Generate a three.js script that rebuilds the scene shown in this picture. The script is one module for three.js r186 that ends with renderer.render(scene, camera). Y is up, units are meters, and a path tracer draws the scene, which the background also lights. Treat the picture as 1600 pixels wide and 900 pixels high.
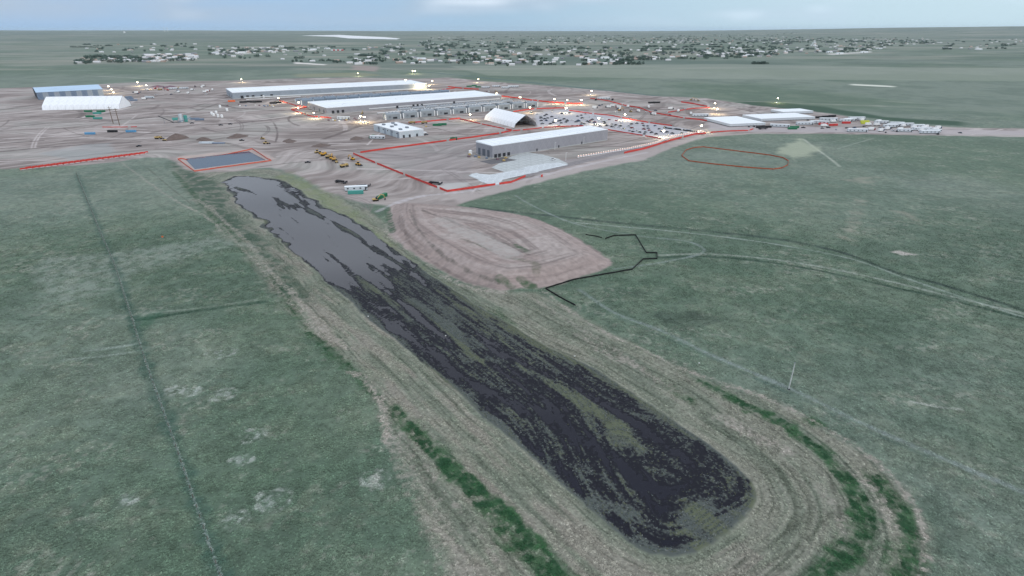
import * as THREE from 'three';
import { mergeGeometries } from 'three/addons/utils/BufferGeometryUtils.js';

// ---------------------------------------------------------------- camera, sky, sun, exposure
const scene = new THREE.Scene();
const camera = new THREE.PerspectiveCamera(53.7, 16 / 9, 1, 120000);
camera.position.set(0, 120, 0);
camera.rotation.set(-24.386 * Math.PI / 180, 0, 0);

const renderer = new THREE.WebGLRenderer({ antialias: true });
renderer.toneMapping = THREE.LinearToneMapping;
renderer.toneMappingExposure = 1;
renderer.outputColorSpace = THREE.SRGBColorSpace;
renderer.shadowMap.enabled = true;

const sun = new THREE.DirectionalLight(new THREE.Color(1, 0.95, 0.88), 1.0);
sun.position.set(900, 900, 300);
sun.castShadow = true;
sun.shadow.radius = 20;
sun.shadow.mapSize.set(4096, 4096);
Object.assign(sun.shadow.camera, { left: -1500, right: 1500, top: 1500, bottom: -1500, near: 10, far: 5000 });
sun.target.position.set(0, 0, -600);
scene.add(sun, sun.target);

// ---------------------------------------------------------------- noise
function rng(a) { return () => { a = (a + 0x6D2B79F5) | 0; let t = Math.imul(a ^ (a >>> 15), 1 | a); t = (t + Math.imul(t ^ (t >>> 7), 61 | t)) ^ t; return ((t ^ (t >>> 14)) >>> 0) / 4294967296; }; }
const NT = new Float32Array(65536); { const r = rng(77); for (let i = 0; i < 65536; i++) NT[i] = r(); }
function vn(x, y) {
  const xi = Math.floor(x), yi = Math.floor(y); let fx = x - xi, fy = y - yi;
  fx = fx * fx * (3 - 2 * fx); fy = fy * fy * (3 - 2 * fy);
  const x0 = xi & 255, x1 = (xi + 1) & 255, y0 = (yi & 255) << 8, y1 = ((yi + 1) & 255) << 8;
  const a = NT[y0 | x0], b = NT[y0 | x1], c = NT[y1 | x0], d = NT[y1 | x1];
  return a + (b - a) * fx + (c - a) * fy + (a - b - c + d) * fx * fy;
}
function fbm(x, y, o = 3) { let s = 0, a = 0.5, t = 0; for (let i = 0; i < o; i++) { s += a * vn(x, y); t += a; a *= 0.5; const q = x * 1.6 + y * 1.2 + 17.3; y = y * 1.6 - x * 1.2 + 5.1; x = q; } return s / t; }
const clamp = (v, a = 0, b = 1) => v < a ? a : v > b ? b : v;
const sst = (a, b, v) => { const t = clamp((v - a) / (b - a)); return t * t * (3 - 2 * t); };
const mix = (a, b, t) => a + (b - a) * t;
const lin = v => { v /= 255; return v <= 0.04045 ? v / 12.92 : Math.pow((v + 0.055) / 1.055, 2.4); };
const C = (r, g, b) => [lin(r), lin(g), lin(b)];                      // an sRGB swatch as a linear base colour
const C3 = (r, g, b) => new THREE.Color(lin(r), lin(g), lin(b));

// the sky: a high overcast, brightened in a band above the view, bluer toward the west (left), paler toward the east, thin cloud bands low down
{
  const w = 1024, h = 512, data = new Float32Array(w * h * 4);
  for (let j = 0; j < h; j++) for (let i = 0; i < w; i++) {
    const el = ((j + 0.5) / h - 0.5) * Math.PI, az = ((i + 0.5) / w - 0.5) * 2 * Math.PI;
    const X = Math.cos(az), Z = Math.sin(az), e = Math.max(0, el);
    const side = sst(-0.75, 0.75, X);
    const band = fbm(X * 3.1 + 9, Z * 3.1 + e * 26, 4) - 0.5, fine = fbm(X * 9 + 3, Z * 9 + e * 70, 3) - 0.5;
    let c = [mix(0.22, 0.60, side), mix(0.40, 0.78, side), mix(0.64, 0.87, side)];
    const up = sst(0.05, 0.2, e), cloud = clamp(0.4 + band * 2.6 + fine * 0.9) * sst(0.002, 0.016, e);
    c = c.map((v, k) => mix(v, ([0.42, 0.51, 0.62][k] + 0.6 * clamp(fine * 2 + band)) * mix(0.85, 1.5, side), 0.85 * cloud));
    const low = [0.84, 0.93, 1.06], deck = [1.18, 1.28, 1.43], top = [0.85, 0.95, 1.12], mid = sst(0.24, 0.36, e), high = sst(0.42, 0.8, e);   // unseen bright cloud deck, shaped to pale the upper basin's reflection; dimmer overhead
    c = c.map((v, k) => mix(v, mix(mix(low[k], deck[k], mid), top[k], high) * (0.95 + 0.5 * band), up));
    const o = (j * w + i) * 4; data[o] = c[0]; data[o + 1] = c[1]; data[o + 2] = c[2]; data[o + 3] = 1;
  }
  const t = new THREE.DataTexture(data, w, h, THREE.RGBAFormat, THREE.FloatType);
  t.mapping = THREE.EquirectangularReflectionMapping; t.magFilter = t.minFilter = THREE.LinearFilter; t.needsUpdate = true;
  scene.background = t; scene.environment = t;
}
scene.fog = new THREE.FogExp2(new THREE.Color(0.72, 0.84, 0.95), 0.00001);

// ---------------------------------------------------------------- helpers
const used = {};
function numbered(n) { const k = used[n] = (used[n] ?? -1) + 1; return k ? n + '_' + String(k).padStart(3, '0') : n; }
function tag(o, label, category, group, kind) { if (label) o.userData.label = label; if (category) o.userData.category = category; if (group) o.userData.group = group; if (kind) o.userData.kind = kind; return o; }
function shadows(o) { o.traverse(m => { if (m.isMesh) { m.castShadow = true; m.receiveShadow = true; } }); }
function add(o, name) { o.name = numbered(name); shadows(o); scene.add(o); return o; }
function part(parent, name, geo, mat) { const m = new THREE.Mesh(geo, mat); m.name = name; parent.add(m); return m; }
const GB = {};
function box(w, h, d, x = 0, y = 0, z = 0) { return new THREE.BoxGeometry(w, h, d).translate(x, y + h / 2, z); }       // stands on y
function cyl(r0, r1, h, x = 0, y = 0, z = 0, n = 10) { return new THREE.CylinderGeometry(r1, r0, h, n).translate(x, y + h / 2, z); }
function M(list) { return mergeGeometries(list.map(g => { const q = g.index ? g.toNonIndexed() : g; for (const k of Object.keys(q.attributes)) if (!['position', 'normal', 'uv'].includes(k)) q.deleteAttribute(k); return q; })); }
function extr(pts, depth, bevel = 0) {                                 // a side outline given depth, centred on z
  const s = new THREE.Shape(pts.map(p => new THREE.Vector2(p[0], p[1])));
  return new THREE.ExtrudeGeometry(s, { depth: depth - 2 * bevel, bevelEnabled: bevel > 0, bevelSize: bevel, bevelThickness: bevel, bevelSegments: 1, bevelOffset: -bevel }).translate(0, 0, -depth / 2 + bevel);
}
function bar(a, b, r, n = 6) {                                         // a round bar between two points
  const A = new THREE.Vector3(...a), B = new THREE.Vector3(...b), d = B.clone().sub(A), g = new THREE.CylinderGeometry(r, r, d.length(), n);
  g.applyQuaternion(new THREE.Quaternion().setFromUnitVectors(new THREE.Vector3(0, 1, 0), d.normalize()));
  return g.translate((a[0] + b[0]) / 2, (a[1] + b[1]) / 2, (a[2] + b[2]) / 2);
}
function beam(a, b, w, h) {                                            // a square beam between two points
  const A = new THREE.Vector3(...a), B = new THREE.Vector3(...b), d = B.clone().sub(A), m = new THREE.Matrix4();
  const g = new THREE.BoxGeometry(w, h, d.length()); const o = new THREE.Object3D(); o.position.copy(A).add(B).multiplyScalar(0.5); o.lookAt(B); o.updateMatrix();
  return g.applyMatrix4(o.matrix);
}

// ---------------------------------------------------------------- materials
const grain = (seed, size, scale, lo, hi, stretch = 1) => {            // grey grain to multiply a colour with
  const d = new Uint8Array(size * size * 4);
  for (let j = 0; j < size; j++) for (let i = 0; i < size; i++) {
    const u = i / size, v = j / size, a = Math.PI * 2;
    let n = 0; for (const [f, am] of [[scale, 0.5], [scale * 3, 0.3], [scale * 9, 0.2]]) n += am * vn(seed + Math.cos(u * a) * f * stretch / 6.28 + Math.cos(v * a) * f / 6.28 + 60, Math.sin(u * a) * f * stretch / 6.28 + Math.sin(v * a) * f / 6.28 + 60 + seed);
    const q = 255 * mix(lo, hi, clamp((n - 0.5) * 1.6 + 0.5)), o = (j * size + i) * 4; d[o] = d[o + 1] = d[o + 2] = q; d[o + 3] = 255;
  }
  const t = new THREE.DataTexture(d, size, size); t.colorSpace = THREE.SRGBColorSpace; t.wrapS = t.wrapT = THREE.RepeatWrapping; t.magFilter = THREE.LinearFilter; t.needsUpdate = true; return t;
};
const G1 = grain(3, 128, 5, 0.94, 1), G2 = grain(21, 128, 9, 0.8, 1);
const mat = (c, rough = 0.8, metal = 0, map = null) => new THREE.MeshStandardMaterial({ color: c, roughness: rough, metalness: metal, map });
const MT = {
  roof: mat(C3(232, 236, 238), 0.7, 0, G1), tent: mat(C3(238, 240, 242), 0.6, 0, G1), wallGrey: mat(C3(150, 150, 156), 0.75, 0, G1), wallBlue: mat(C3(150, 160, 170), 0.75, 0, G1),
  wallPale: mat(C3(190, 200, 205), 0.75, 0, G1), trim: mat(C3(215, 220, 222), 0.6), dark: mat(C3(38, 40, 46), 0.8), black: mat(C3(18, 19, 23), 0.7), tyre: mat(C3(24, 24, 26), 0.95),
  glass: mat(C3(30, 38, 48), 0.12), steel: mat(C3(135, 142, 150), 0.5, 0.4, G2), bluegrey: mat(C3(118, 136, 158), 0.6, 0, G2), palegrey: mat(C3(196, 203, 208), 0.6, 0, G1), white: mat(C3(232, 234, 234), 0.55, 0, G1),
  yellow: mat(C3(214, 160, 40), 0.55, 0, G2), tan: mat(C3(196, 168, 110), 0.65, 0, G2), green: mat(C3(22, 110, 74), 0.6, 0, G1), teal: mat(C3(70, 150, 140), 0.6, 0, G1), red: mat(C3(196, 52, 48), 0.6, 0, G1), lime: mat(C3(190, 196, 60), 0.6), blue: mat(C3(90, 150, 190), 0.6, 0, G1),
  fenceRed: mat(C3(214, 72, 64), 0.85, 0, G2), fenceOrange: mat(C3(178, 92, 62), 0.9, 0, G2), fenceBlack: mat(C3(22, 26, 26), 0.9, 0, G2), orange: mat(C3(236, 110, 50), 0.7), wood: mat(C3(110, 92, 74), 0.9, 0, G2), pole: mat(C3(205, 208, 205), 0.7, 0, G2), post: mat(C3(120, 110, 98), 0.9),
  concrete: mat(C3(206, 211, 213), 0.9, 0, G2), concrete2: mat(C3(186, 190, 189), 0.9, 0, G2), asphalt: mat(C3(104, 102, 104), 0.95, 0, G2), gravel: mat(C3(164, 165, 170), 1, 0, G2),
  soil: mat(C3(112, 98, 92), 1, 0, G2), mauve: mat(C3(128, 104, 112), 0.9, 0, G2), foliage: mat(C3(80, 100, 90), 1), foliage2: mat(C3(92, 110, 96), 1), bark: mat(C3(70, 60, 50), 1),
  seam: mat(C3(206, 212, 216), 0.7),
  doorGrey: mat(C3(92, 99, 108), 0.6, 0, G1),
  beacon: new THREE.MeshStandardMaterial({ color: 0xffffff, emissive: new THREE.Color(1, 0.78, 0.5), emissiveIntensity: 3.5, roughness: 0.4 }),
  lamp: new THREE.MeshStandardMaterial({ color: 0xffffff, emissive: new THREE.Color(1, 0.82, 0.5), emissiveIntensity: 36, roughness: 0.4 }),
};

// ---------------------------------------------------------------- ground plan, in metres (x east, z south; the camera hovers 120 m above the origin)
const WL = -2;                                                        // water level of the long basin
const BASIN = [[-265.6, -515.6], [-208.6, -427.2], [-139.9, -335], [-94, -272.4], [-68.3, -237.2], [-49, -213.2], [-24.1, -180.3], [-4.3, -153.9], [11.6, -132.8], [23.8, -116.5], [31.6, -106.9], [35.9, -103.9], [41.6, -103.2], [49.5, -105.7], [60.5, -113.4], [68.9, -121.6], [70.8, -126], [70.3, -132.8], [64.4, -144.3], [55.1, -159.7], [43.9, -176.1], [31.7, -191.9], [16.1, -207.2], [0, -225.9], [-15.5, -246.6], [-37.2, -274.9], [-59.4, -306.9], [-81.7, -339.7], [-114.6, -383.4], [-150.8, -427.2], [-187.1, -474], [-218.4, -513.2]];
const POND = [[-340.5, -592.7], [-289.4, -633.9], [-249.1, -583.2], [-302.1, -539.5]];
const MOUND = [[-92.8, -415], [-79.1, -421.9], [-43.3, -415], [-7, -400], [15.7, -383], [36.7, -352.6], [51.4, -317.3], [57.3, -301.8], [54.5, -293.2], [32.8, -275.4], [16.7, -265.5], [6.2, -264.7], [-2.9, -261.6], [-12.1, -265.5], [-28.5, -277.1], [-50.6, -305.8], [-76.3, -343.8], [-86.5, -374.3]];
const SITE = [[-655.8, -527.5], [-485.7, -538.2], [-416.5, -555.1], [-392, -572.9], [-380.7, -591.8], [-356.2, -591.8], [-316.8, -543.8], [-290.4, -517.2], [-268.3, -527.5], [-232.9, -543.8], [-213, -532.8], [-183, -495.2], [-144.7, -449.9], [-111.8, -420.1], [-93.4, -413.2], [-69.8, -400], [-42.3, -415], [-32.3, -430.9], [19.2, -481.4], [62.6, -527.5], [137.7, -585.4], [167.3, -626], [192.8, -664.1], [240.6, -715.7], [309.1, -739.4], [406.6, -739.4], [532.6, -725], [775, -702.1], [911.5, -754.4], [606.8, -791.7], [565.9, -808.7], [527, -832.5], [511.3, -905.3], [487.6, -958.2], [424.3, -1035.5], [372.9, -1158.8], [281.4, -1194.2], [196.2, -1313.7], [46.5, -1458.6], [-65.9, -1553.1], [-178, -1683.5], [-260, -1637.7], [-427.3, -1683.5], [-562.2, -1660.3], [-750.5, -1573.5], [-839.9, -1553.1], [-964.1, -1513.9], [-1021.9, -1441], [-1158.3, -1358.8], [-1463.9, -1244.6]];
const BANKS = [[-349.2, -579.1], [-248.6, -430.9], [-196.6, -367.2], [-151.4, -307.9], [-115.8, -251.1], [-89.1, -217.5], [-69.3, -196.3], [-51.9, -176.1], [-43.3, -158.9], [-38.9, -145.6], [-29.6, -126], [-19.9, -107.8], [-13.9, -96.4], [-5.5, -79.1], [82.1, -79.1], [99.8, -96.4], [106.2, -105.8], [111.4, -118.7], [111.6, -133.3], [104.7, -150.1], [91, -167.7], [72.8, -182.4], [52.9, -203.8], [31.1, -234.6], [16.1, -260.8], [0, -260.8], [-19.8, -267.9], [-38.3, -285.8], [-61.1, -318.4], [-87, -370], [-111, -416.7], [-159.4, -464.2], [-214.6, -527.5], [-232.9, -543.8], [-286.9, -517.2], [-306.8, -532.8]];

function segd(px, pz, a, b) { const dx = b[0] - a[0], dz = b[1] - a[1], t = clamp(((px - a[0]) * dx + (pz - a[1]) * dz) / (dx * dx + dz * dz || 1)); return [Math.hypot(px - a[0] - dx * t, pz - a[1] - dz * t), t]; }
function inside(p, x, z) { let c = false; for (let i = 0, j = p.length - 1; i < p.length; j = i++) if ((p[i][1] > z) !== (p[j][1] > z) && x < (p[j][0] - p[i][0]) * (z - p[i][1]) / (p[j][1] - p[i][1]) + p[i][0]) c = !c; return c; }
function sdf(p, x, z) { let d = 1e9; for (let i = 0, j = p.length - 1; i < p.length; j = i++) { const q = segd(x, z, p[j], p[i])[0]; if (q < d) d = q; } return inside(p, x, z) ? -d : d; }
function smoothPoly(p, n = 2) { for (let k = 0; k < n; k++) { const q = []; for (let i = 0; i < p.length; i++) { const a = p[i], b = p[(i + 1) % p.length]; q.push([a[0] * .75 + b[0] * .25, a[1] * .75 + b[1] * .25], [a[0] * .25 + b[0] * .75, a[1] * .25 + b[1] * .75]); } p = q; } return p; }
class Field {                                                         // a signed distance (and length along the outline) kept on a grid
  constructor(poly, pad, step, along) {
    const xs = poly.map(p => p[0]), zs = poly.map(p => p[1]);
    Object.assign(this, { poly, step, x0: Math.min(...xs) - pad, z0: Math.min(...zs) - pad, pad });
    this.w = Math.ceil((Math.max(...xs) + pad - this.x0) / step) + 1; this.h = Math.ceil((Math.max(...zs) + pad - this.z0) / step) + 1;
    this.d = new Float32Array(this.w * this.h); if (along) this.s = new Float32Array(this.w * this.h);
    const cum = [0]; for (let i = 0; i < poly.length; i++) { const a = poly[i], b = poly[(i + 1) % poly.length]; cum.push(cum[i] + Math.hypot(b[0] - a[0], b[1] - a[1])); }
    for (let j = 0; j < this.h; j++) for (let i = 0; i < this.w; i++) {
      const x = this.x0 + i * step, z = this.z0 + j * step; let best = 1e9, s = 0;
      for (let k = 0; k < poly.length; k++) { const a = poly[k], b = poly[(k + 1) % poly.length], q = segd(x, z, a, b); if (q[0] < best) { best = q[0]; s = mix(cum[k], cum[k + 1], q[1]); } }
      const o = j * this.w + i; this.d[o] = inside(poly, x, z) ? -best : best; if (along) this.s[o] = s;
    }
  }
  at(x, z) {
    const u = (x - this.x0) / this.step, v = (z - this.z0) / this.step;
    if (u < 0 || v < 0 || u >= this.w - 1 || v >= this.h - 1) return this.pad;
    const i = u | 0, j = v | 0, f = u - i, g = v - j, o = j * this.w + i, d = this.d;
    return mix(mix(d[o], d[o + 1], f), mix(d[o + this.w], d[o + this.w + 1], f), g);
  }
  roughen() {                                                         // a wandering shore, ragged at the upper end, tidy at the lower
    for (let j = 0; j < this.h; j++) for (let i = 0; i < this.w; i++) { const x = this.x0 + i * this.step, z = this.z0 + j * this.step, k = sst(-200, -420, z); this.d[j * this.w + i] += (fbm(x / 16 + 9, z / 16 + 40, 4) - 0.5) * mix(2.2, 13, k) - 3 * k; } return this;
  }
  along(x, z) { const i = clamp(Math.round((x - this.x0) / this.step), 0, this.w - 1), j = clamp(Math.round((z - this.z0) / this.step), 0, this.h - 1); return this.s[j * this.w + i]; }
}
const fBasin = new Field(smoothPoly(BASIN, 1), 60, 1, true).roughen(), fPond = new Field(POND, 20, 1), fMound = new Field(smoothPoly(MOUND, 1), 15, 1, true), fSite = new Field(SITE, 40, 4), fBanks = new Field(smoothPoly(BANKS, 1), 40, 2);

// streaks run along the basin: u across, v along its axis
const AX = (() => { const a = [-248.8, -525.8], b = [53.5, -116.1], L = Math.hypot(b[0] - a[0], b[1] - a[1]); return { a, L, x: (b[0] - a[0]) / L, z: (b[1] - a[1]) / L }; })();
function axis(x, z) { const dx = x - AX.a[0], dz = z - AX.a[1]; return [dx * AX.x + dz * AX.z, -dx * AX.z + dz * AX.x]; }
const CH = [[[[-40.1, -205.7], [-9, -165.2], [15.4, -132.8], [31.6, -111.3], [43, -106.3]], 1.6, -0.1], [[[-54.2, -225.9], [-28.1, -193.7], [-4.7, -172.1], [13.3, -160.8], [31.8, -138.4], [40.9, -126], [47.5, -123.1], [42.1, -119.5]], 3.2, -0.13], [[[-8, -205.7], [12.4, -187.7], [30.1, -170.9], [43.1, -155.2], [57.4, -134.7]], 1.9, -0.11], [[[70, -132], [69.2, -124.3], [61.9, -117.2], [50.8, -110], [40, -107.5]], 1.2, -0.1],
  [[[-50.7, -253.8], [-29.2, -230.2], [-17, -199.6], [0, -196.6], [15.1, -182.8], [29.4, -165.2], [41, -144.9]], 1.6, 0.15], [[[48.7, -120.7], [53.4, -118.3], [48.5, -113.8]], 2.6, 0.18], [[[-83.5, -284.3], [-64.6, -259.7], [-47.3, -233.3]], 1.4, 0.14], [[[-165.6, -427.2], [-124.6, -379.1], [-81.5, -323.7], [-56.8, -291.5]], 2.6, 0.13], [[[-236.2, -478.4], [-208.5, -453.4]], 2.5, 0.2], [[[23.6, -121.9], [32.7, -117.2]], 2, 0.2]];
function channels(x, z) { let s = 0; for (const [p, w, v] of CH) { let d = 1e9; for (let i = 0; i + 1 < p.length; i++) { const q = segd(x, z, p[i], p[i + 1])[0]; if (q < d) d = q; } s += v * Math.exp(-d * d / (2 * w * w)); } return s; }
function floorAt(x, z) {                                              // bed of the basin relative to the water: below 0 is under water
  const d = fBasin.at(x, z), [v, u] = axis(x, z), t = v / AX.L;
  const bend = sst(0.86, 1, t), uu = mix(u, d, bend * 0.8);
  const big = fbm(uu / 7 + 40, v / 60, 3) - 0.5, mid = fbm(uu / 2.2 + 9, v / 22, 3) - 0.5, fine = 0.55 * (vn(uu / 0.8 + 3, v / 7) - 0.5) + 0.45 * (vn(x / 0.9, z / 0.9) - 0.5);
  const lower = sst(0.46, 0.72, t);
  return mix(-0.13, 0.10, lower) + channels(x, z) * (0.45 + 1.1 * vn(uu / 3 + 70, v / 14)) + big * mix(0.44, 0.26, lower) + mid * mix(0.26, 0.34, lower) + fine * mix(0.1, 0.30, lower) + 0.24 * sst(-2 - 5 * vn(v / 9, 3), 0, d);
}
function heightAt(x, z) {
  const site = 1 - sst(-25, 10, fSite.at(x, z)), r = Math.hypot(x, z);
  let h = (1 - site) * ((fbm(x / 90, z / 90, 3) - 0.5) * 1.1 * sst(1200, 300, r) + (vn(x / 2.1, z / 2.1) - 0.5) * 0.1 * sst(228, 160, r));
  const b = fBasin.at(x, z);
  if (b < 55) {
    const k = sst(40, 22, b); h *= mix(1, 0.25, k);
    if (b < 26) { const bank = WL + 2 * sst(-1, 24, b) + 0.35 * sst(16, 24, b); h += b > 0 ? bank * sst(26.5, 23, b) * 1 + (1 - sst(26.5, 23, b)) * 0 : WL + floorAt(x, z) - h; if (b > 0 && b < 2) h = mix(WL + floorAt(x, z), h, b / 2); }
  }
  const p = fPond.at(x, z); if (p < 4) h = mix(-2.6, h, sst(-4, 3, p));
  const m = fMound.at(x, z); if (m < 0) h += 4.2 * sst(0, -16, m) + (fbm(x / 9, z / 9, 2) - 0.5) * 0.7 * sst(0, -6, m) + (m > -13 ? (vn(fMound.along(x, z) / 2.6, m / 14) - 0.5) * 0.8 * sst(0, -4, m) * sst(-13, -9, m) : 0);
  return h;
}
function farHill(x, z) { const r = Math.hypot(x, z); if (r < 9000) return 0; const az = x / r; return sst(9000, 26000, r) * (200 * sst(0.18, 0.66, az) + 46 * sst(-0.1, -0.55, az) + 60 * sst(14000, 40000, r) + 40 * (fbm(x / 5200, z / 5200, 3) - 0.5)); }

// ---------------------------------------------------------------- ground colour, painted in world metres
const strips = [
  { x0: -300, x1: 300, z0: 260, z1: -70, w: 512, h: 256, cell: 6 },
  { x0: -262, x1: 262, z0: -70, z1: -230, w: 2048, h: 626, cell: 0.52 },
  { x0: -470, x1: 470, z0: -230, z1: -450, w: 2048, h: 480, cell: 1.1 },
  { x0: -920, x1: 920, z0: -450, z1: -900, w: 2048, h: 501, cell: 3 },
  { x0: -2050, x1: 2050, z0: -900, z1: -2000, w: 2048, h: 550, cell: 12 },
  { x0: -5000, x1: 5000, z0: -2000, z1: -5000, w: 2048, h: 615, cell: 60 },
  { x0: -13800, x1: 13800, z0: -5000, z1: -14000, w: 2048, h: 668, cell: 300 },
  { x0: -44000, x1: 44000, z0: -14000, z1: -42000, w: 2048, h: 652, cell: 700 },
];
for (const s of strips) { s.buf = new Float32Array(s.w * s.h * 3); s.dx = (s.x1 - s.x0) / s.w; s.dz = (s.z1 - s.z0) / s.h; }
const GR = { dark: C(74, 91, 76), mid: C(92, 109, 93), grey: C(105, 117, 105), pale: C(116, 124, 106), bare: C(140, 142, 130), lush: C(58, 84, 60) };
const lerp3 = (o, c, t) => { o[0] += (c[0] - o[0]) * t; o[1] += (c[1] - o[1]) * t; o[2] += (c[2] - o[2]) * t; };
function grass(x, z, o, dx) {
  const a = fbm(x / 280 + 3, z / 280 + 8, 4), b = fbm(x / 52 + 30, z / 52, 4), c = dx < 5 ? fbm(x / 11, z / 11 + 90, 4) : 0.5, e = dx < 1.2 ? fbm(x / 2.4 + 4, z / 2.4, 3) : 0.5, f = dx < 1 ? NT[((x * 3.7 | 0) * 131 + (z * 3.7 | 0) * 571) & 65535] : 0.5;
  o[0] = GR.mid[0]; o[1] = GR.mid[1]; o[2] = GR.mid[2];
  lerp3(o, GR.grey, 0.9 * sst(0.42, 0.62, a)); lerp3(o, GR.lush, 0.35 * sst(0.52, 0.36, a)); lerp3(o, GR.dark, 0.42 * sst(0.47, 0.66, b)); lerp3(o, GR.pale, 0.2 * sst(0.5, 0.3, b));
  lerp3(o, GR.pale, 0.2 * sst(0.52, 0.74, c)); lerp3(o, GR.dark, 0.26 * sst(0.48, 0.28, c));
  if (dx < 1.2) {                                                      // tussocks and small worn spots
    const n = fbm(x / 19 + 11, z / 12 + 70, 3), m = fbm(x / 1.7 + 50, z / 1.7, 2);
    const q = fbm(x / 5.2 + 21, z / 4 + 6, 3); lerp3(o, GR.pale, 0.3 * sst(0.52, 0.72, q) * sst(0.4, 0.62, n)); lerp3(o, GR.dark, 0.25 * sst(0.46, 0.3, q)); lerp3(o, GR.bare, 0.4 * sst(0.6, 0.74, n) * sst(0.52, 0.68, m)); lerp3(o, GR.bare, 0.3 * sst(0.68, 0.8, m) * sst(0.45, 0.62, c));
    const k = (0.7 + 0.6 * e) * (0.86 + 0.28 * f); o[0] *= k; o[1] *= k; o[2] *= k;
  }
  if (dx > 3) { const d = fbm(x / 900 + 4, z / 330 + 2, 5), g = fbm(x / 2600, z / 1200 + 7, 4), h = fbm(x / 300 + 9, z / 90, 3); lerp3(o, C(126, 128, 116), 0.75 * sst(0.46, 0.68, d)); lerp3(o, C(76, 94, 84), 0.6 * sst(0.5, 0.34, g)); lerp3(o, C(140, 138, 126), 0.5 * sst(0.58, 0.74, h)); lerp3(o, C(72, 88, 78), 0.4 * sst(0.42, 0.28, h)); }
}
const tmp = [0, 0, 0];
for (const s of strips) for (let j = 0; j < s.h; j++) for (let i = 0; i < s.w; i++) { grass(s.x0 + (i + .5) * s.dx, s.z0 + (j + .5) * s.dz, tmp, s.dx); const o = (j * s.w + i) * 3; s.buf[o] = tmp[0]; s.buf[o + 1] = tmp[1]; s.buf[o + 2] = tmp[2]; }
function eachTexel(x0, x1, z0, z1, fn) {                               // z0 > z1 is nearer
  for (const s of strips) {
    const i0 = Math.max(0, Math.floor((x0 - s.x0) / s.dx)), i1 = Math.min(s.w - 1, Math.ceil((x1 - s.x0) / s.dx));
    const j0 = Math.max(0, Math.floor((z0 - s.z0) / s.dz)), j1 = Math.min(s.h - 1, Math.ceil((z1 - s.z0) / s.dz));
    for (let j = j0; j <= j1; j++) for (let i = i0; i <= i1; i++) fn(s.x0 + (i + .5) * s.dx, s.z0 + (j + .5) * s.dz, s.buf, (j * s.w + i) * 3, s);
  }
}
function blend(buf, o, c, a) { buf[o] += (c[0] - buf[o]) * a; buf[o + 1] += (c[1] - buf[o + 1]) * a; buf[o + 2] += (c[2] - buf[o + 2]) * a; }
function paintPoly(poly, color, { feather = 2, rag = 4, ragSize = 12, opacity = 1, patch = 0, patchSize = 6, field = null } = {}) {
  const xs = poly.map(p => p[0]), zs = poly.map(p => p[1]), pad = feather + rag;
  eachTexel(Math.min(...xs) - pad, Math.max(...xs) + pad, Math.max(...zs) + pad, Math.min(...zs) - pad, (x, z, buf, o, s) => {
    let d = field ? field.at(x, z) : sdf(poly, x, z); if (d > pad) return;
    d += (fbm(x / ragSize + 5, z / ragSize, 3) - 0.5) * 2 * rag;
    let a = opacity * sst(feather, -feather, d); if (a <= 0) return;
    if (patch) a *= mix(1, sst(0.35, 0.6, fbm(x / patchSize + 80, z / patchSize + 33, 3)), patch);
    blend(buf, o, typeof color === 'function' ? color(x, z, s) : color, a);
  });
}
function paintLine(pts, width, color, { feather = 1, rag = 1, ragSize = 8, opacity = 1, patch = 0, patchSize = 8, stretch = 0 } = {}) {
  const pad = width / 2 + feather + rag, seen = new Set();
  for (let k = 0; k + 1 < pts.length; k++) {
    const a = pts[k], b = pts[k + 1];
    eachTexel(Math.min(a[0], b[0]) - pad, Math.max(a[0], b[0]) + pad, Math.max(a[1], b[1]) + pad, Math.min(a[1], b[1]) - pad, (x, z, buf, o, s) => {
      let [d, t] = segd(x, z, a, b); if (d > pad || (t <= 0 && k > 0)) return;
      d += (fbm(x / ragSize + 15, z / ragSize, 2) - 0.5) * 2 * rag - width / 2;
      const wd = Math.max(feather, s.dx * 0.6); let al = opacity * sst(wd, -wd, d); if (al <= 0) return;
      if (patch) al *= mix(1, sst(0.35, 0.6, fbm(x / patchSize + 8, z / patchSize + 3, 3)), patch);
      blend(buf, o, color, al);
    });
  }
}
function curve(pts, n = 6) { return new THREE.CatmullRomCurve3(pts.map(p => new THREE.Vector3(p[0], 0, p[1]))).getPoints((pts.length - 1) * n).map(v => [v.x, v.z]); }

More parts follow.
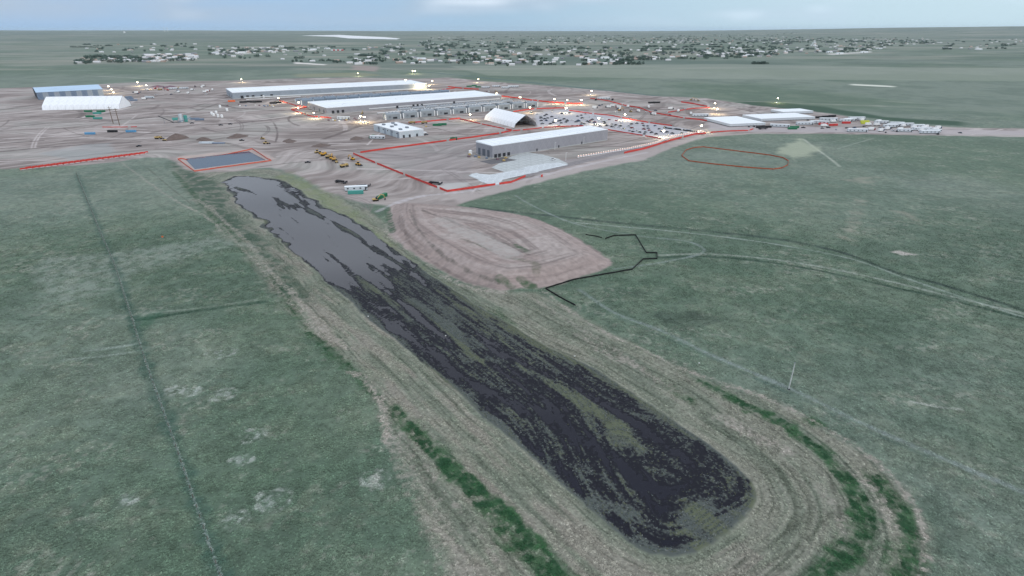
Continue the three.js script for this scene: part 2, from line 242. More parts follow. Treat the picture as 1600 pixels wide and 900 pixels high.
// far country: tan fields, dark and pale strips
for (const [p, c, op] of [
  [[[-4831, -14234.8], [-4446.7, -16020.9], [-2395.5, -11636.7], [-1773.6, -9838.1], [-1635.6, -8814.7], [-2584.4, -9838.1], [-3488.3, -12193.5]], C(225, 226, 226), 0.9],
  [[[1744.9, -3421.3], [2235.8, -3842.6], [2115.6, -3620], [1689.2, -3243.1]], C(200, 196, 190), 0.6],
  [[[834.2, -1467.5], [895.9, -1415.3], [879.3, -1390.6], [818.1, -1441]], C(214, 214, 200), 0.85],
  [[[-895.9, -2517.7], [-714.2, -2349.4], [-699.5, -2283.8], [-845.7, -2395.2]], C(212, 206, 198), 0.9],
  [[[-594.1, -2283.8], [-485.4, -2201.8], [-429.7, -1924.1], [-535.5, -2019.8]], C(150, 132, 126), 0.7],
  [[[-235.3, -2242.1], [820.4, -2372.1], [1489.5, -2125.3], [2233.1, -2125.3], [1626.6, -1533.3], [1112.4, -1573.5], [351.3, -1660.3], [-74.2, -1756.9]], C(136, 142, 128), 0.5],
  [[[-1769.3, -3620], [-1636.9, -3842.6], [-1452.9, -3421.3], [-1601.6, -3285.9]], C(206, 204, 198), 0.6],
  [[[-649.2, -1809.4], [-479.1, -1894.1], [-371.1, -1756.9], [-587.6, -1683.5]], C(136, 134, 104), 0.5],
  [[[416.8, -1114.7], [489.7, -1083.7], [533.5, -1008.4], [561.9, -891.2], [645, -844.9], [619, -808.7], [563.4, -832.5], [512.9, -927.3], [463.8, -974.4], [409.7, -1026.3]], C(40, 70, 50), 1],
  [[[-742.2, -1573.5], [-564.7, -1615.8], [-424.4, -1671.8], [-410.7, -1615.8], [-610.6, -1513.9], [-714.3, -1495]], C(84, 104, 92), 0.6],
]) paintPoly(p, c, { feather: 12, rag: 14, ragSize: 60, opacity: op });
paintLine(curve([[-283.8, -1924.1], [-70.3, -1660.3], [93, -1458.6], [242, -1257.9], [307.4, -1170.4]]), 14, C(70, 94, 90), { feather: 5, rag: 3, opacity: 0.85 });
for (const [a, b, w] of [[[-1237.7, -1756.9], [-748.2, -1533.3], 14], [[395.3, -1114.7], [483.9, -1083.7], 10], [[483.9, -1083.7], [720.3, -999.7], 10], [[-764.5, -1533.3], [-579.7, -1660.3], 9], [[-202.7, -1924.1], [381.9, -1809.4], 10], [[688.4, -1104.2], [757.6, -1054.2], 9], [[-554.8, -2201.8], [-196.6, -1865], 10]]) paintLine([a, b], w, C(158, 158, 146), { feather: 8, rag: 6, ragSize: 40, opacity: 0.5, patch: 0.6, patchSize: 60 });

// the graded site: mauve-tan bare earth with wheel tracks
const DIRT = { a: C(147, 137, 132), b: C(114, 103, 98), c: C(170, 161, 156), d: C(140, 139, 132) };
paintPoly(SITE, (x, z, s) => {
  const o = tmp, a = fbm(x / 85 + 2, z / 55, 4), wp = (fbm(x / 130 + 7, z / 130, 2) - 0.5) * 190, xr = x * 0.85 - z * 0.52, zr = x * 0.52 + z * 0.85 + wp, b = fbm(xr / 46, zr / 12 + 6, 4), c = s.dx < 2.2 ? fbm(xr / 14, zr / 3.2, 4) : fbm(xr / 40, zr / 10, 3);
  o[0] = DIRT.a[0]; o[1] = DIRT.a[1]; o[2] = DIRT.a[2];
  lerp3(o, DIRT.b, 0.8 * sst(0.5, 0.7, a)); lerp3(o, DIRT.d, 0.6 * sst(0.48, 0.3, a)); lerp3(o, DIRT.c, 0.5 * sst(0.52, 0.68, b)); lerp3(o, DIRT.b, 0.5 * sst(0.47, 0.32, b));
  const k = 0.74 + 0.52 * c; o[0] *= k; o[1] *= k; o[2] *= k; return o;
}, { feather: 3, rag: 4, ragSize: 16, field: fSite });
{
  const r = rng(5);
  for (let k = 0; k < 1100; k++) {                                      // wheel tracks of trucks and graders
    let x = mix(-900, 800, r()), z = mix(-420, -1400, Math.pow(r(), 0.8)); if (fSite.at(x, z) > -6) continue;
    let a = r() < 0.6 ? mix(-0.2, 0.9, r()) : r() * 6.28, bend = (r() - 0.5) * 0.14; const pts = [];
    for (let i = 0; i < 6 + r() * 22; i++) { pts.push([x, z]); x += Math.cos(a) * 12; z -= Math.sin(a) * 12; a += bend; if (fSite.at(x, z) > -5) break; }
    if (pts.length < 3) continue;
    const dark = r() < 0.72, c = dark ? C(86, 75, 72) : C(188, 178, 174), w = mix(1.4, 5.4, r() * r()), op = mix(0.35, 0.85, r());
    paintLine(pts, w, c, { feather: 0.7, rag: 0.7, opacity: op, patch: 0.35, patchSize: 26 });
    if (r() < 0.5) { const nx = Math.sin(a) * 3.2, nz = Math.cos(a) * 3.2; paintLine(pts.map(p => [p[0] + nx, p[1] + nz]), w, c, { feather: 0.7, rag: 0.7, opacity: op, patch: 0.35, patchSize: 26 }); }
  }
}
for (const [p, c, op, f] of [
  [[[35.7, -942.5], [94.3, -991.2], [140.8, -927.3], [184.3, -844.9], [225.4, -791.7], [245.3, -754.4], [184, -706.6], [150.5, -739.4], [130, -780.7], [88.4, -808.7], [32.7, -786.1]], C(168, 168, 174), 0.85, 3],   // gravel car park
  [[[285.9, -857.7], [351.3, -803], [567, -775.3], [745.8, -754.4], [723, -729.8], [539.1, -734.6], [428.2, -749.4], [314.9, -754.4], [260.2, -764.7]], C(168, 160, 160), 0.7, 4],
  [[[-490.9, -664.1], [-471.6, -676.3], [-432.2, -626], [-430.4, -591.8], [-447.8, -579.1], [-505.2, -611.9]], C(142, 148, 148), 0.45, 4],
  [[[-38.9, -420.1], [-20.4, -444.1], [62.3, -524.9], [137, -582.2], [192.8, -664.1], [241.3, -720.3], [253.7, -739.4], [179.7, -676.3], [65.6, -555.1], [-21.2, -462.1], [-51.3, -446]], C(164, 154, 150), 0.7, 3],
  [[[-159.7, -611.9], [-52.9, -462.1], [-35.5, -479.2], [-39.8, -543.8], [-39.9, -595.1], [-44.4, -611.9], [-31.4, -711.1], [-110.4, -664.1]], C(134, 128, 128), 0.4, 5],
  [[[0, -543.8], [69.2, -588.6], [146.4, -660.1], [149.6, -640.8], [66.2, -560.9], [17.3, -509.6]], C(140, 134, 134), 0.7, 2],
  [[[-68.8, -470.5], [-60.4, -481.4], [-36.1, -488.2], [-35.2, -474.8], [-50.1, -460]], C(186, 186, 182), 0.6, 3],
]) paintPoly(p, c, { feather: f, rag: 3, ragSize: 14, opacity: op });
paintLine(curve([[-97.8, -400], [-75.7, -438.3], [-41.7, -453.9], [0, -485.9], [64.9, -549.4], [144.9, -618.9]]), 5, C(186, 180, 182), { opacity: 0.4, rag: 2, feather: 1.5 });
for (let k = 0; k < 5; k++) paintLine(curve([[-196 + k * 3, -470], [-150 + k * 4, -440 - k * 2], [-118 + k * 3, -418], [-104, -392 + k]].map(p => p)), 1.6, C(120, 108, 106), { opacity: 0.5, rag: 0.6 });

paintLine([...POND, POND[0]], 12, C(176, 158, 150), { feather: 2, rag: 2.5, ragSize: 5, opacity: 0.8, patch: 0.3 });
// banks of the basin: mown rows that follow the waterline
const BK = { hay: C(120, 124, 109), tan: C(130, 124, 114), grey: C(101, 108, 94), dark: C(70, 78, 64), pale: C(140, 139, 126), olive: C(112, 122, 84), green: C(24, 62, 34), green2: C(44, 82, 48) };
paintPoly(BANKS, (x, z, s) => {
  const o = tmp, d = fBasin.at(x, z), al = fBasin.along(x, z), [v, u] = axis(x, z);
  const right = sst(-4, 8, -u) , n1 = fbm(d / 0.8 + 7, al / 24, 3), n2 = fbm(d / 5, al / 26 + 20, 4), n3 = 0.55 * fbm(x / 1.1, z / 1.1, 3) + 0.45 * vn(x / 0.45, z / 0.45);
  o[0] = BK.hay[0]; o[1] = BK.hay[1]; o[2] = BK.hay[2];
  lerp3(o, BK.tan, 0.75 * sst(0.4, 0.65, n2) * (u < 0 ? 0.5 : 1)); lerp3(o, BK.grey, 0.8 * sst(0.52, 0.3, n2)); lerp3(o, BK.dark, 0.6 * sst(0.45, 0.25, n1)); lerp3(o, BK.pale, 0.4 * sst(0.56, 0.75, n1));
  const k = 0.52 + 0.92 * n3; o[0] *= k; o[1] *= k; o[2] *= k; return o;
}, { feather: 3, rag: 3, ragSize: 10, field: fBanks });
{                                                                     // upper reach: greener, rougher
  paintPoly([[-349.2, -579.1], [-248.6, -430.9], [-196.6, -367.2], [-151.4, -307.9], [-112.1, -249.6], [-93.4, -249.6], [-110.6, -272.8], [-150.4, -331.8], [-200.2, -400], [-261.2, -497.5], [-286.9, -517.2], [-315.6, -543.8]], C(58, 78, 62), { feather: 6, rag: 6, ragSize: 9, opacity: 0.95, patch: 0.6, patchSize: 5 });
  paintPoly([[-208.7, -527.5], [-179.4, -492.8], [-111.7, -400], [-83.7, -353.9], [-68.7, -318.4], [-49.5, -290.4], [-33.5, -272.8], [-48.2, -281.4], [-78.7, -329.5], [-130.4, -400], [-173.2, -458], [-213.6, -512.1]], BK.olive, { feather: 5, rag: 5, ragSize: 9, opacity: 0.6, patch: 0.5 });
}
const lush = (pts, w, o = {}) => {                                     // dark green growth in drilled rows
  const c = curve(pts), op = o.opacity ?? 0.9;
  paintLine(c, w, BK.green2, { feather: 1.6, rag: 3, ragSize: 4, opacity: op * 0.6, patch: 0.7, patchSize: 1.8 });
  for (let k = -3; k <= 3; k++) { const off = k * w / 8; paintLine(c.map((p, i) => { const q = c[Math.min(i + 1, c.length - 1)], m = c[Math.max(i - 1, 0)], l = Math.hypot(q[0] - m[0], q[1] - m[1]) || 1; return [p[0] - (q[1] - m[1]) / l * off, p[1] + (q[0] - m[0]) / l * off]; }), w / 11, BK.green, { feather: 0.4, rag: 0.9, ragSize: 2.2, opacity: op, patch: 0.6, patchSize: 1.5 + (k & 1) }); }
};
lush([[-41.8, -162.5], [-33.9, -152.7], [-25.7, -141.9], [-19.3, -133.9]], 4.4); lush([[-21.7, -138.1], [-11, -124.7], [-1.7, -113.1], [4.9, -103.8], [10.7, -94.6], [14.4, -86.5]], 7);
lush([[-16.3, -132.5], [-5.4, -121], [2.5, -109.8], [8, -101.9]], 3.5, { opacity: 0.5 });
lush([[-316, -527.5], [-251.8, -442.1], [-196.6, -367.2]], 4, { opacity: 0.55 }); lush([[-144.5, -299.9], [-115.4, -258.5], [-90.7, -222.2]], 3, { opacity: 0.55 });
lush([[-201.4, -372.9], [-171.4, -336.5], [-144.5, -299.9]], 8, { opacity: 0.55 }); lush([[-89.1, -217.5], [-73.1, -200.3], [-58.2, -182.4], [-45, -165.4]], 3.4, { opacity: 0.6 });
lush([[69.5, -179.4], [78.2, -170], [81.6, -166.9]], 3.4, { opacity: 0.55 }); lush([[79.4, -166.9], [86.6, -159.6], [91.7, -152.7], [94.4, -145], [97.6, -138.1]], 5, {}); lush([[99.7, -158.2], [104, -152.7]], 3.4, {});
lush([[97.6, -131.7], [97.4, -122.3], [95, -114.2], [89.2, -106.8], [78.6, -99.1], [67.1, -91.2]], 6.5, {}); lush([[106.1, -129.8], [106.2, -119.9], [104.7, -109.8], [99.3, -100], [91.2, -89.6]], 6, {}); lush([[97.6, -105.8], [92.7, -96.4], [85.1, -86.5]], 5, { opacity: 0.6 });
lush([[57.4, -179], [64.3, -168.1]], 3, { opacity: 0.4 });
lush([[-9.1, -242.6], [0, -223.4], [5.3, -203.8]], 7, { opacity: 0.35 });
// worn pale lines
for (const [p, w, op] of [
  [[[-388.3, -566.9], [-342.6, -517.2], [-288.7, -458], [-255.7, -423.7], [-226.5, -396.8], [-207.8, -377.2], [-183.9, -346.2]], 1.6, 0.7], [[[-243.6, -430.9], [-199, -377.2], [-165.2, -334.1], [-146.6, -307.9], [-126.6, -279.6], [-107.9, -255.5], [-93.3, -234.6], [-76.7, -213], [-67.5, -203.8]], 3, 0.6],
  [[[-197.8, -370], [-168.3, -329.5], [-143.7, -297.9], [-120.3, -264.7], [-102.4, -241.2], [-83.6, -217.5]], 1.4, 0.6], [[[-92.1, -226.4], [-78.1, -213], [-66.5, -203.3]], 3, 0.5], [[[-63, -186.9], [-53.6, -178.2], [-46.3, -166.2], [-43, -155.4], [-39.8, -145.6]], 2.2, 0.75],
  [[[-43.8, -157.1], [-35.3, -142.5], [-25.9, -126], [-16.8, -109.8], [-9.3, -96.4], [-4.3, -86.5]], 4, 0.3], [[[-38.9, -145.6], [-29.2, -123.5], [-19.7, -105.8], [-13.6, -92.9]], 3, 0.28], [[[-38.2, -152.7], [-27.4, -136.7], [-14, -116.4], [-1.6, -98.2]], 1, 0.5],
  [[[16.1, -260.8], [29.6, -234.6], [43.8, -213], [52.9, -203.8], [64.9, -189.2], [74.9, -181.6], [91.2, -168.1], [104.7, -150.1], [111.6, -133.3], [111, -117.5], [105.3, -104.8], [96.6, -92.9]], 1.8, 0.75],
  [[[9.5, -253.3], [28.5, -223.4], [42.3, -203.8], [51.9, -186.9], [60.8, -174]], 2.5, 0.4], [[[72.1, -158.9], [79.1, -148.8], [86.1, -141]], 4, 0.55], [[[29.1, -216.3], [39.3, -201.3], [50.2, -190.6]], 3.2, 0.5], [[[102.7, -131.2], [102.8, -118.7], [100.1, -109.8]], 3, 0.5], [[[69.9, -158.9], [75.9, -151.4]], 2, 0.6], [[[88.7, -126], [89.2, -116.4], [86.4, -107.8]], 2.5, 0.35],
  [[[-86.2, -372.9], [-81.1, -353.9], [-72.3, -337.7]], 2.6, 0.8], [[[-38.3, -285.8], [-21.5, -267.9], [-3.2, -260]], 3, 0.75], [[[-54.4, -312], [-38.3, -285.8]], 1.6, 0.6],
]) paintLine(curve(p), w, C(150, 144, 134), { feather: 0.9, rag: 1.5, ragSize: 2.2, opacity: op, patch: 0.85, patchSize: 0.9 });
for (const [p, w] of [[[[88.1, -141], [93.2, -131.2], [90.4, -118.7], [88.4, -114.2]], 0.9], [[[55.4, -100], [75, -112], [83.3, -118.7]], 0.8], [[[57.7, -97.8], [73.8, -105.8], [87.5, -116.4]], 0.7], [[[-349.3, -543.8], [-287.7, -470.5], [-241.3, -416.7]], 1.2]]) paintLine(curve(p), w, C(74, 78, 66), { feather: 0.5, rag: 0.6, ragSize: 4, opacity: 0.6, patch: 0.4 });

// bed of the basin: dark wet mud, olive and grey weed on the humps
paintPoly(fBasin.poly, (x, z) => {
  const o = tmp, e = floorAt(x, z), [v, u] = axis(x, z), n = fbm(u / 5 + 60, v / 50 + 4, 3), f = vn(x / 0.5, z / 0.5);
  const mud = C(13, 14, 25), veg = 0.08 * sst(0.46, 0.72, v / AX.L); o[0] = mud[0]; o[1] = mud[1]; o[2] = mud[2];
  lerp3(o, C(84, 90, 85), 0.85 * sst(0.0 + veg, 0.17 + veg, e + (f - 0.5) * 0.2)); lerp3(o, C(92, 98, 68), 0.6 * sst(0.48, 0.66, n) * sst(0.04 + veg, 0.16 + veg, e)); return o;
}, { feather: 0.6, rag: 0.5, ragSize: 2, field: fBasin });

// the stockpile: pinkish graded earth, terraced
paintPoly(MOUND, (x, z) => {
  const o = tmp, d = fMound.at(x, z), al = fMound.along(x, z), a = fbm(d / 2.6 + 3, al / 80, 4), b = fbm(x / 30, z / 14, 4), c = fbm(x / 2.2, z / 2.2, 3);
  const base = C(145, 131, 125); o[0] = base[0]; o[1] = base[1]; o[2] = base[2];
  lerp3(o, C(162, 154, 148), 0.5 * sst(0.45, 0.65, b) * sst(-10, -22, d)); lerp3(o, C(114, 102, 98), 0.62 * sst(0.48, 0.32, a)); lerp3(o, C(170, 158, 153), 0.35 * sst(0.57, 0.75, a));
  const k = 0.74 + 0.52 * c; o[0] *= k; o[1] *= k; o[2] *= k; return o;
}, { feather: 1.5, rag: 1.6, ragSize: 5, field: fMound });
for (const [p, w, c, op] of [
  [[[-63, -386.7], [-33.4, -355], [-7.7, -323], [9.1, -301.6]], 1.4, C(92, 84, 78), 0.8], [[[-72.5, -389.8], [-59, -344.6], [-40.6, -307.8], [-20.5, -280.7], [0, -263.7]], 1.2, C(96, 92, 84), 0.7], [[[-75.4, -374.9], [-63.2, -332.8], [-41.3, -297.2], [-23.5, -274.3]], 1, C(104, 92, 86), 0.6],
  [[[-30.4, -327.6], [-20.9, -318.5], [-12.2, -307.8]], 1.6, C(92, 92, 78), 0.75], [[[2.3, -316.3], [8.8, -305.7]], 3, C(66, 88, 62), 0.8], [[[-6.7, -272.6], [-0.7, -266]], 3, C(64, 88, 60), 0.8], [[[5, -271.6], [10.5, -265.7]], 3.4, C(66, 90, 62), 0.8], [[[-1.8, -297.6], [12.2, -288], [12.8, -276.3]], 3, C(96, 98, 78), 0.5], [[[-92.4, -408.2], [-84.4, -377.2], [-78.3, -356.5]], 3, C(52, 86, 60), 0.8],
  [[[23.1, -323.5], [38.8, -306.8], [35.7, -294.9], [20.8, -285.5]], 1.4, C(186, 172, 164), 0.4], [[[-47, -364.6], [-15.4, -323], [0, -299.6]], 9, C(178, 172, 166), 0.5],
]) paintLine(curve(p), w * 1.5, c.map(v => v * 0.8), { feather: 0.7, rag: 0.9, ragSize: 4, opacity: op * 0.8, patch: 0.55, patchSize: 2.5 });

// pastures: tracks and marks
const track = (p, w, c, op) => paintLine(curve(p), w, c, { feather: 0.9, rag: 0.6, ragSize: 7, opacity: op, patch: 0.35, patchSize: 14 });
for (const off of [0, 2.4]) { const sh = p => p.map(q => [q[0], q[1] - off]);
  track(sh([[-30.9, -409.9], [0, -396.8], [44.7, -381.5], [86.4, -367.2], [133.4, -352.6], [172.2, -336.5], [196.3, -314.1], [208.6, -284.9], [221.4, -269.5], [240.6, -239.2]]), 1.8, C(46, 62, 54), 0.85); }
track([[43.8, -372.9], [85.3, -361.8], [131.3, -346.2], [168.1, -327.2], [195.6, -305.8], [210, -276.2], [234.8, -232]], 1.6, C(142, 152, 144), 0.65);
track([[86.3, -312], [113.3, -314.1], [147.6, -305.8], [176.6, -290.4], [200.1, -271.2], [213.8, -258.5], [237.9, -235.9]], 2, C(146, 152, 142), 0.6); track([[85.4, -307.9], [112, -309.9], [145.6, -300.9], [173.4, -284], [196.2, -264.7], [210.7, -254], [233.7, -230.8]], 2.4, C(42, 66, 52), 0.8);
track([[56.5, -290.4], [87.6, -301.8], [114.6, -318.4], [111.5, -334.1], [82.1, -346.2], [43.5, -370], [14.5, -416.7], [2.6, -444.1]], 1.6, C(132, 142, 138), 0.55);
track([[34.2, -263.1], [47.8, -237.2], [66.9, -217.5], [78.6, -201.3], [93.1, -184.6], [105.8, -170], [116.1, -155.4], [131.6, -138.1], [145.8, -123.5]], 2.2, C(128, 138, 134), 0.55); track([[47.2, -233.3], [70.1, -208.6], [91.9, -181.6], [104.3, -166.9], [114.6, -152.7], [130.2, -136.1]], 1.2, C(72, 92, 84), 0.5);
track([[352.6, -702.1], [338.3, -640.8], [324.5, -579.1], [316.7, -549.4]], 3, C(168, 172, 158), 0.6); track([[281.6, -576], [309, -598.4], [331.1, -618.9]], 1.4, C(88, 96, 84), 0.6); track([[363.2, -640.8], [440.5, -706.6]], 2.4, C(146, 154, 142), 0.4);
paintPoly([[285.8, -626], [350.8, -706.6], [339.9, -629.7], [285.6, -579.1]], C(158, 164, 142), { feather: 6, rag: 8, ragSize: 10, opacity: 0.7 });
paintPoly([[188.2, -601.7], [209.1, -626], [239.6, -595.1], [263.5, -569.9], [247.4, -549.4], [211.1, -569.9]], C(112, 122, 112), { feather: 5, rag: 7, ragSize: 8, opacity: 0.5, patch: 0.5 });
paintPoly([[223.9, -317.3], [231.7, -319.4], [238.4, -312], [228.3, -310.9]], C(176, 170, 162), { feather: 1.5, rag: 1.5, ragSize: 5, opacity: 0.85 });
for (const [p, op] of [[[[62.5, -235.9], [84.4, -239.9], [97.9, -230.8], [85.7, -224.6], [69, -226.4]], 0.7], [[[59.7, -260.8], [70.3, -264.7], [69.5, -257], [60, -254]], 0.5], [[[67.2, -224.6], [78, -217.5], [68, -222.2]], 0.5]]) paintPoly(p, C(58, 72, 62), { feather: 3, rag: 5, ragSize: 7, opacity: op, patch: 0.4 });
for (const p of [[[285.6, -497.5], [327.9, -507.2], [303.6, -474.8]], [[270.5, -434.6], [236.1, -384.5], [210.5, -343.8], [212.8, -341.3], [241.2, -381.5], [271.4, -425.5]], [[279.3, -400], [292.8, -392.1], [278.5, -377.2]]]) paintPoly(p, C(140, 136, 122), { feather: 4, rag: 7, ragSize: 7, opacity: 0.5, patch: 0.7 });
track([[141.7, -166.9], [148.9, -163.6], [155.5, -162.5]], 0.9, C(174, 176, 168), 0.6);
for (const [x, z, r] of [[[-104, -171.2], 0, 3.6], [[-123.6, -174], 0, 2.6], [[-84, -148.4], 0, 3.4], [[-83, -136.7], 0, 2.4], [[-66.7, -120.6], 0, 4], [[-118.7, -200.3], 0, 4.4], [[-40.2, -129.1], 0, 3.4], [[-116.6, -173.2], 0, 2.5], [[-74.9, -113.7], 0, 3], [[-107.8, -121], 0, 2]]) {
  const [cx, cz] = x; const ring = Array.from({ length: 15 }, (_, i) => [cx + r * 1.25 * Math.cos(i * 0.449), cz + r * Math.sin(i * 0.449)]); paintLine(ring, 0.9, C(150, 156, 148), { feather: 0.7, rag: 1.3, ragSize: 2.4, opacity: 0.55, patch: 0.9, patchSize: 1.8 }); paintLine(ring.map(p => [cx + (p[0] - cx) * .4, cz + (p[1] - cz) * .4]), 1.4, C(140, 148, 140), { feather: 0.7, rag: 1.2, ragSize: 1.6, opacity: 0.4, patch: 0.9, patchSize: 1.4 });
}
paintPoly([[-42.5, -129.8], [-39.8, -132.3], [-37.9, -128.5], [-40.4, -124.7]], C(176, 176, 168), { feather: 1, rag: 1.5, ragSize: 2, opacity: 0.6, patch: 0.5, patchSize: 1.5 });
paintPoly([[-276.2, -309.9], [-234.7, -315.1], [-187.6, -343.8], [-157.9, -326.1], [-179.5, -318.4], [-206.4, -281.4], [-199.4, -264.7], [-225.2, -242.6]], C(140, 148, 138), { feather: 5, rag: 6, ragSize: 10, opacity: 0.45, patch: 0.75, patchSize: 3 });
paintPoly([[-196.6, -353.9], [-196.6, -367.2], [-151.4, -315.1], [-124, -272.8], [-141.3, -290.4], [-170.1, -331.8]], C(140, 140, 128), { feather: 4, rag: 4, ragSize: 8, opacity: 0.5, patch: 0.4 });
track([[-172.5, -229.5], [-159.9, -234.6], [-142.4, -241.2], [-119.9, -248.9]], 3, C(40, 66, 50), 0.8); track([[-171.8, -237.2], [-151.4, -241.2], [-125.2, -251.1]], 1.6, C(140, 148, 136), 0.4);
track([[-175.4, -202.3], [-165, -205.4], [-157.3, -208.1]], 1.4, C(140, 150, 142), 0.5); track([[-179.1, -195.3], [-161.1, -199.3], [-153.1, -202.3]], 1.4, C(140, 150, 142), 0.5);
paintPoly([[-175, -232.7], [-169.5, -235.9], [-165.1, -238.5], [-158.7, -222.2], [-162.3, -216.3]], C(44, 84, 62), { feather: 3, rag: 4, ragSize: 4, opacity: 0.6, patch: 0.4 });
const FENCELINE = [[-402.4, -522.3], [-337.5, -440.2], [-263.1, -346.2], [-225.1, -298.9], [-187.8, -249.6], [-172.9, -230.1], [-156.8, -208.6], [-136.1, -181.6], [-112.6, -151.4], [-89.3, -121], [-70.8, -96.9], [-60.4, -83.4]];
paintLine(curve(FENCELINE), 4.4, C(58, 84, 72), { feather: 1.4, rag: 1.6, ragSize: 4, opacity: 0.6, patch: 0.3 });

// ---------------------------------------------------------------- ground meshes
{
  const ground = new THREE.Group();
  const toS = v => { v = clamp(v); return 255 * (v <= 0.0031308 ? v * 12.92 : 1.055 * Math.pow(v, 1 / 2.4) - 0.055); };
  strips.forEach((s, n) => {
    const d = new Uint8Array(s.w * s.h * 4); for (let i = 0, k = s.w * s.h; i < k; i++) { d[i * 4] = toS(s.buf[i * 3]); d[i * 4 + 1] = toS(s.buf[i * 3 + 1]); d[i * 4 + 2] = toS(s.buf[i * 3 + 2]); d[i * 4 + 3] = 255; }
    if (n > 2) s.buf = null;
    const t = new THREE.DataTexture(d, s.w, s.h); t.colorSpace = THREE.SRGBColorSpace; t.magFilter = t.minFilter = THREE.LinearFilter; t.needsUpdate = true;
    const nx = Math.round((s.x1 - s.x0) / s.cell), nz = Math.round((s.z0 - s.z1) / s.cell), W = nx + 3, Hh = nz + 3;
    const pos = new Float32Array(W * Hh * 3), uv = new Float32Array(W * Hh * 2), idx = new Uint32Array((W - 1) * (Hh - 1) * 6); let q = 0;
    for (let j = 0; j < Hh; j++) for (let i = 0; i < W; i++) {        // the outermost ring hangs down as a skirt
      const a = clamp(i - 1, 0, nx) / nx, b = clamp(j - 1, 0, nz) / nz, x = mix(s.x0, s.x1, a), z = mix(s.z0, s.z1, b), o = j * W + i, edge = i === 0 || j === 0 || i === W - 1 || j === Hh - 1;
      pos[o * 3] = x; pos[o * 3 + 1] = (n >= 5 ? farHill(x, z) : heightAt(x, z)) - (edge ? (n > 5 ? 40 : 1.2) : 0); pos[o * 3 + 2] = z; uv[o * 2] = a; uv[o * 2 + 1] = b;
      if (i && j) { const A = o - W - 1, B = o - W, Cc = o - 1, D = o; idx[q++] = A; idx[q++] = B; idx[q++] = D; idx[q++] = A; idx[q++] = D; idx[q++] = Cc; }
    }
    const g = new THREE.BufferGeometry(); g.setAttribute('position', new THREE.BufferAttribute(pos, 3)); g.setAttribute('uv', new THREE.BufferAttribute(uv, 2)); g.setIndex(new THREE.BufferAttribute(idx, 1)); g.computeVertexNormals();
    part(ground, 'terrain_section', g, new THREE.MeshStandardMaterial({ map: t, roughness: 1 }));
  });
  add(ground, 'ground'); tag(ground, null, null, null, 'structure');
}
const ripple = (() => { const n = 256, d = new Uint8Array(n * n * 4); for (let j = 0; j < n; j++) for (let i = 0; i < n; i++) { const v = 255 * (0.5 * vn(i / 8 % 32, j / 8) + 0.5 * vn(i / 3, j / 3)), o = (j * n + i) * 4; d[o] = d[o + 1] = d[o + 2] = v; d[o + 3] = 255; } const t = new THREE.DataTexture(d, n, n); t.wrapS = t.wrapT = THREE.RepeatWrapping; t.magFilter = THREE.LinearFilter; t.needsUpdate = true; return t; })();
function sheet(poly, y, material, tile = 10) {
  const g = new THREE.ShapeGeometry(new THREE.Shape(poly.map(p => new THREE.Vector2(p[0], -p[1])))); g.rotateX(-Math.PI / 2); g.translate(0, y, 0);
  const uv = g.attributes.uv; for (let i = 0; i < uv.count; i++) uv.setXY(i, uv.getX(i) / tile, uv.getY(i) / tile); return new THREE.Mesh(g, material);
}
MT.water = new THREE.MeshPhysicalMaterial({ color: new THREE.Color(0.003, 0.003, 0.010), roughness: 0.03, ior: 1.33, specularIntensity: 1, bumpMap: ripple, bumpScale: 0.003 });
MT.pondWater = new THREE.MeshPhysicalMaterial({ color: new THREE.Color(0.006, 0.04, 0.085), roughness: 0.22, ior: 1.33, specularIntensity: 0.35, bumpMap: ripple, bumpScale: 0.006 });
{
  const xs = fBasin.poly.map(p => p[0]), zs = fBasin.poly.map(p => p[1]), x0 = Math.min(...xs) - 14, x1 = Math.max(...xs) + 6, z0 = Math.min(...zs) - 14, z1 = Math.max(...zs) + 6;
  ripple.repeat.set((x1 - x0) / 8, (z1 - z0) / 8);
  const ws = new THREE.Mesh(new THREE.PlaneGeometry(x1 - x0, z1 - z0).rotateX(-Math.PI / 2), MT.water); ws.position.set((x0 + x1) / 2, WL, (z0 + z1) / 2); tag(add(ws, 'water'), 'shallow dark water standing in the long grassed basin', null, null, 'structure');
}
tag(add(sheet(POND, -1.5, MT.pondWater, 400), 'pond_water'), 'blue-grey water of the small rectangular pond', null, null, 'structure');
// ---------------------------------------------------------------- placing
const kinds = {}, occ = [], free = (p, d) => occ.every(q => Math.hypot(q[0] - p[0], q[1] - p[1]) > d);
function place(key, build, name, label, category, [x, z], turn = 0, group = null, { y = null, sink = 0.03 } = {}) {
  occ.push([x, z]); const proto = kinds[key] ||= build(), o = proto.clone();
  add(o, name); o.position.set(x, (y ?? heightAt(x, z)) - sink, z); o.rotation.y = turn; tag(o, label, category, group); return o;
}
const G = f => () => { const g = new THREE.Group(); f(g); return g; };
const dirOf = (a, b) => Math.atan2(-(b[1] - a[1]), b[0] - a[0]);       // turn that points local x from a to b
const between = (a, b, t) => [mix(a[0], b[0], t), mix(a[1], b[1], t)];

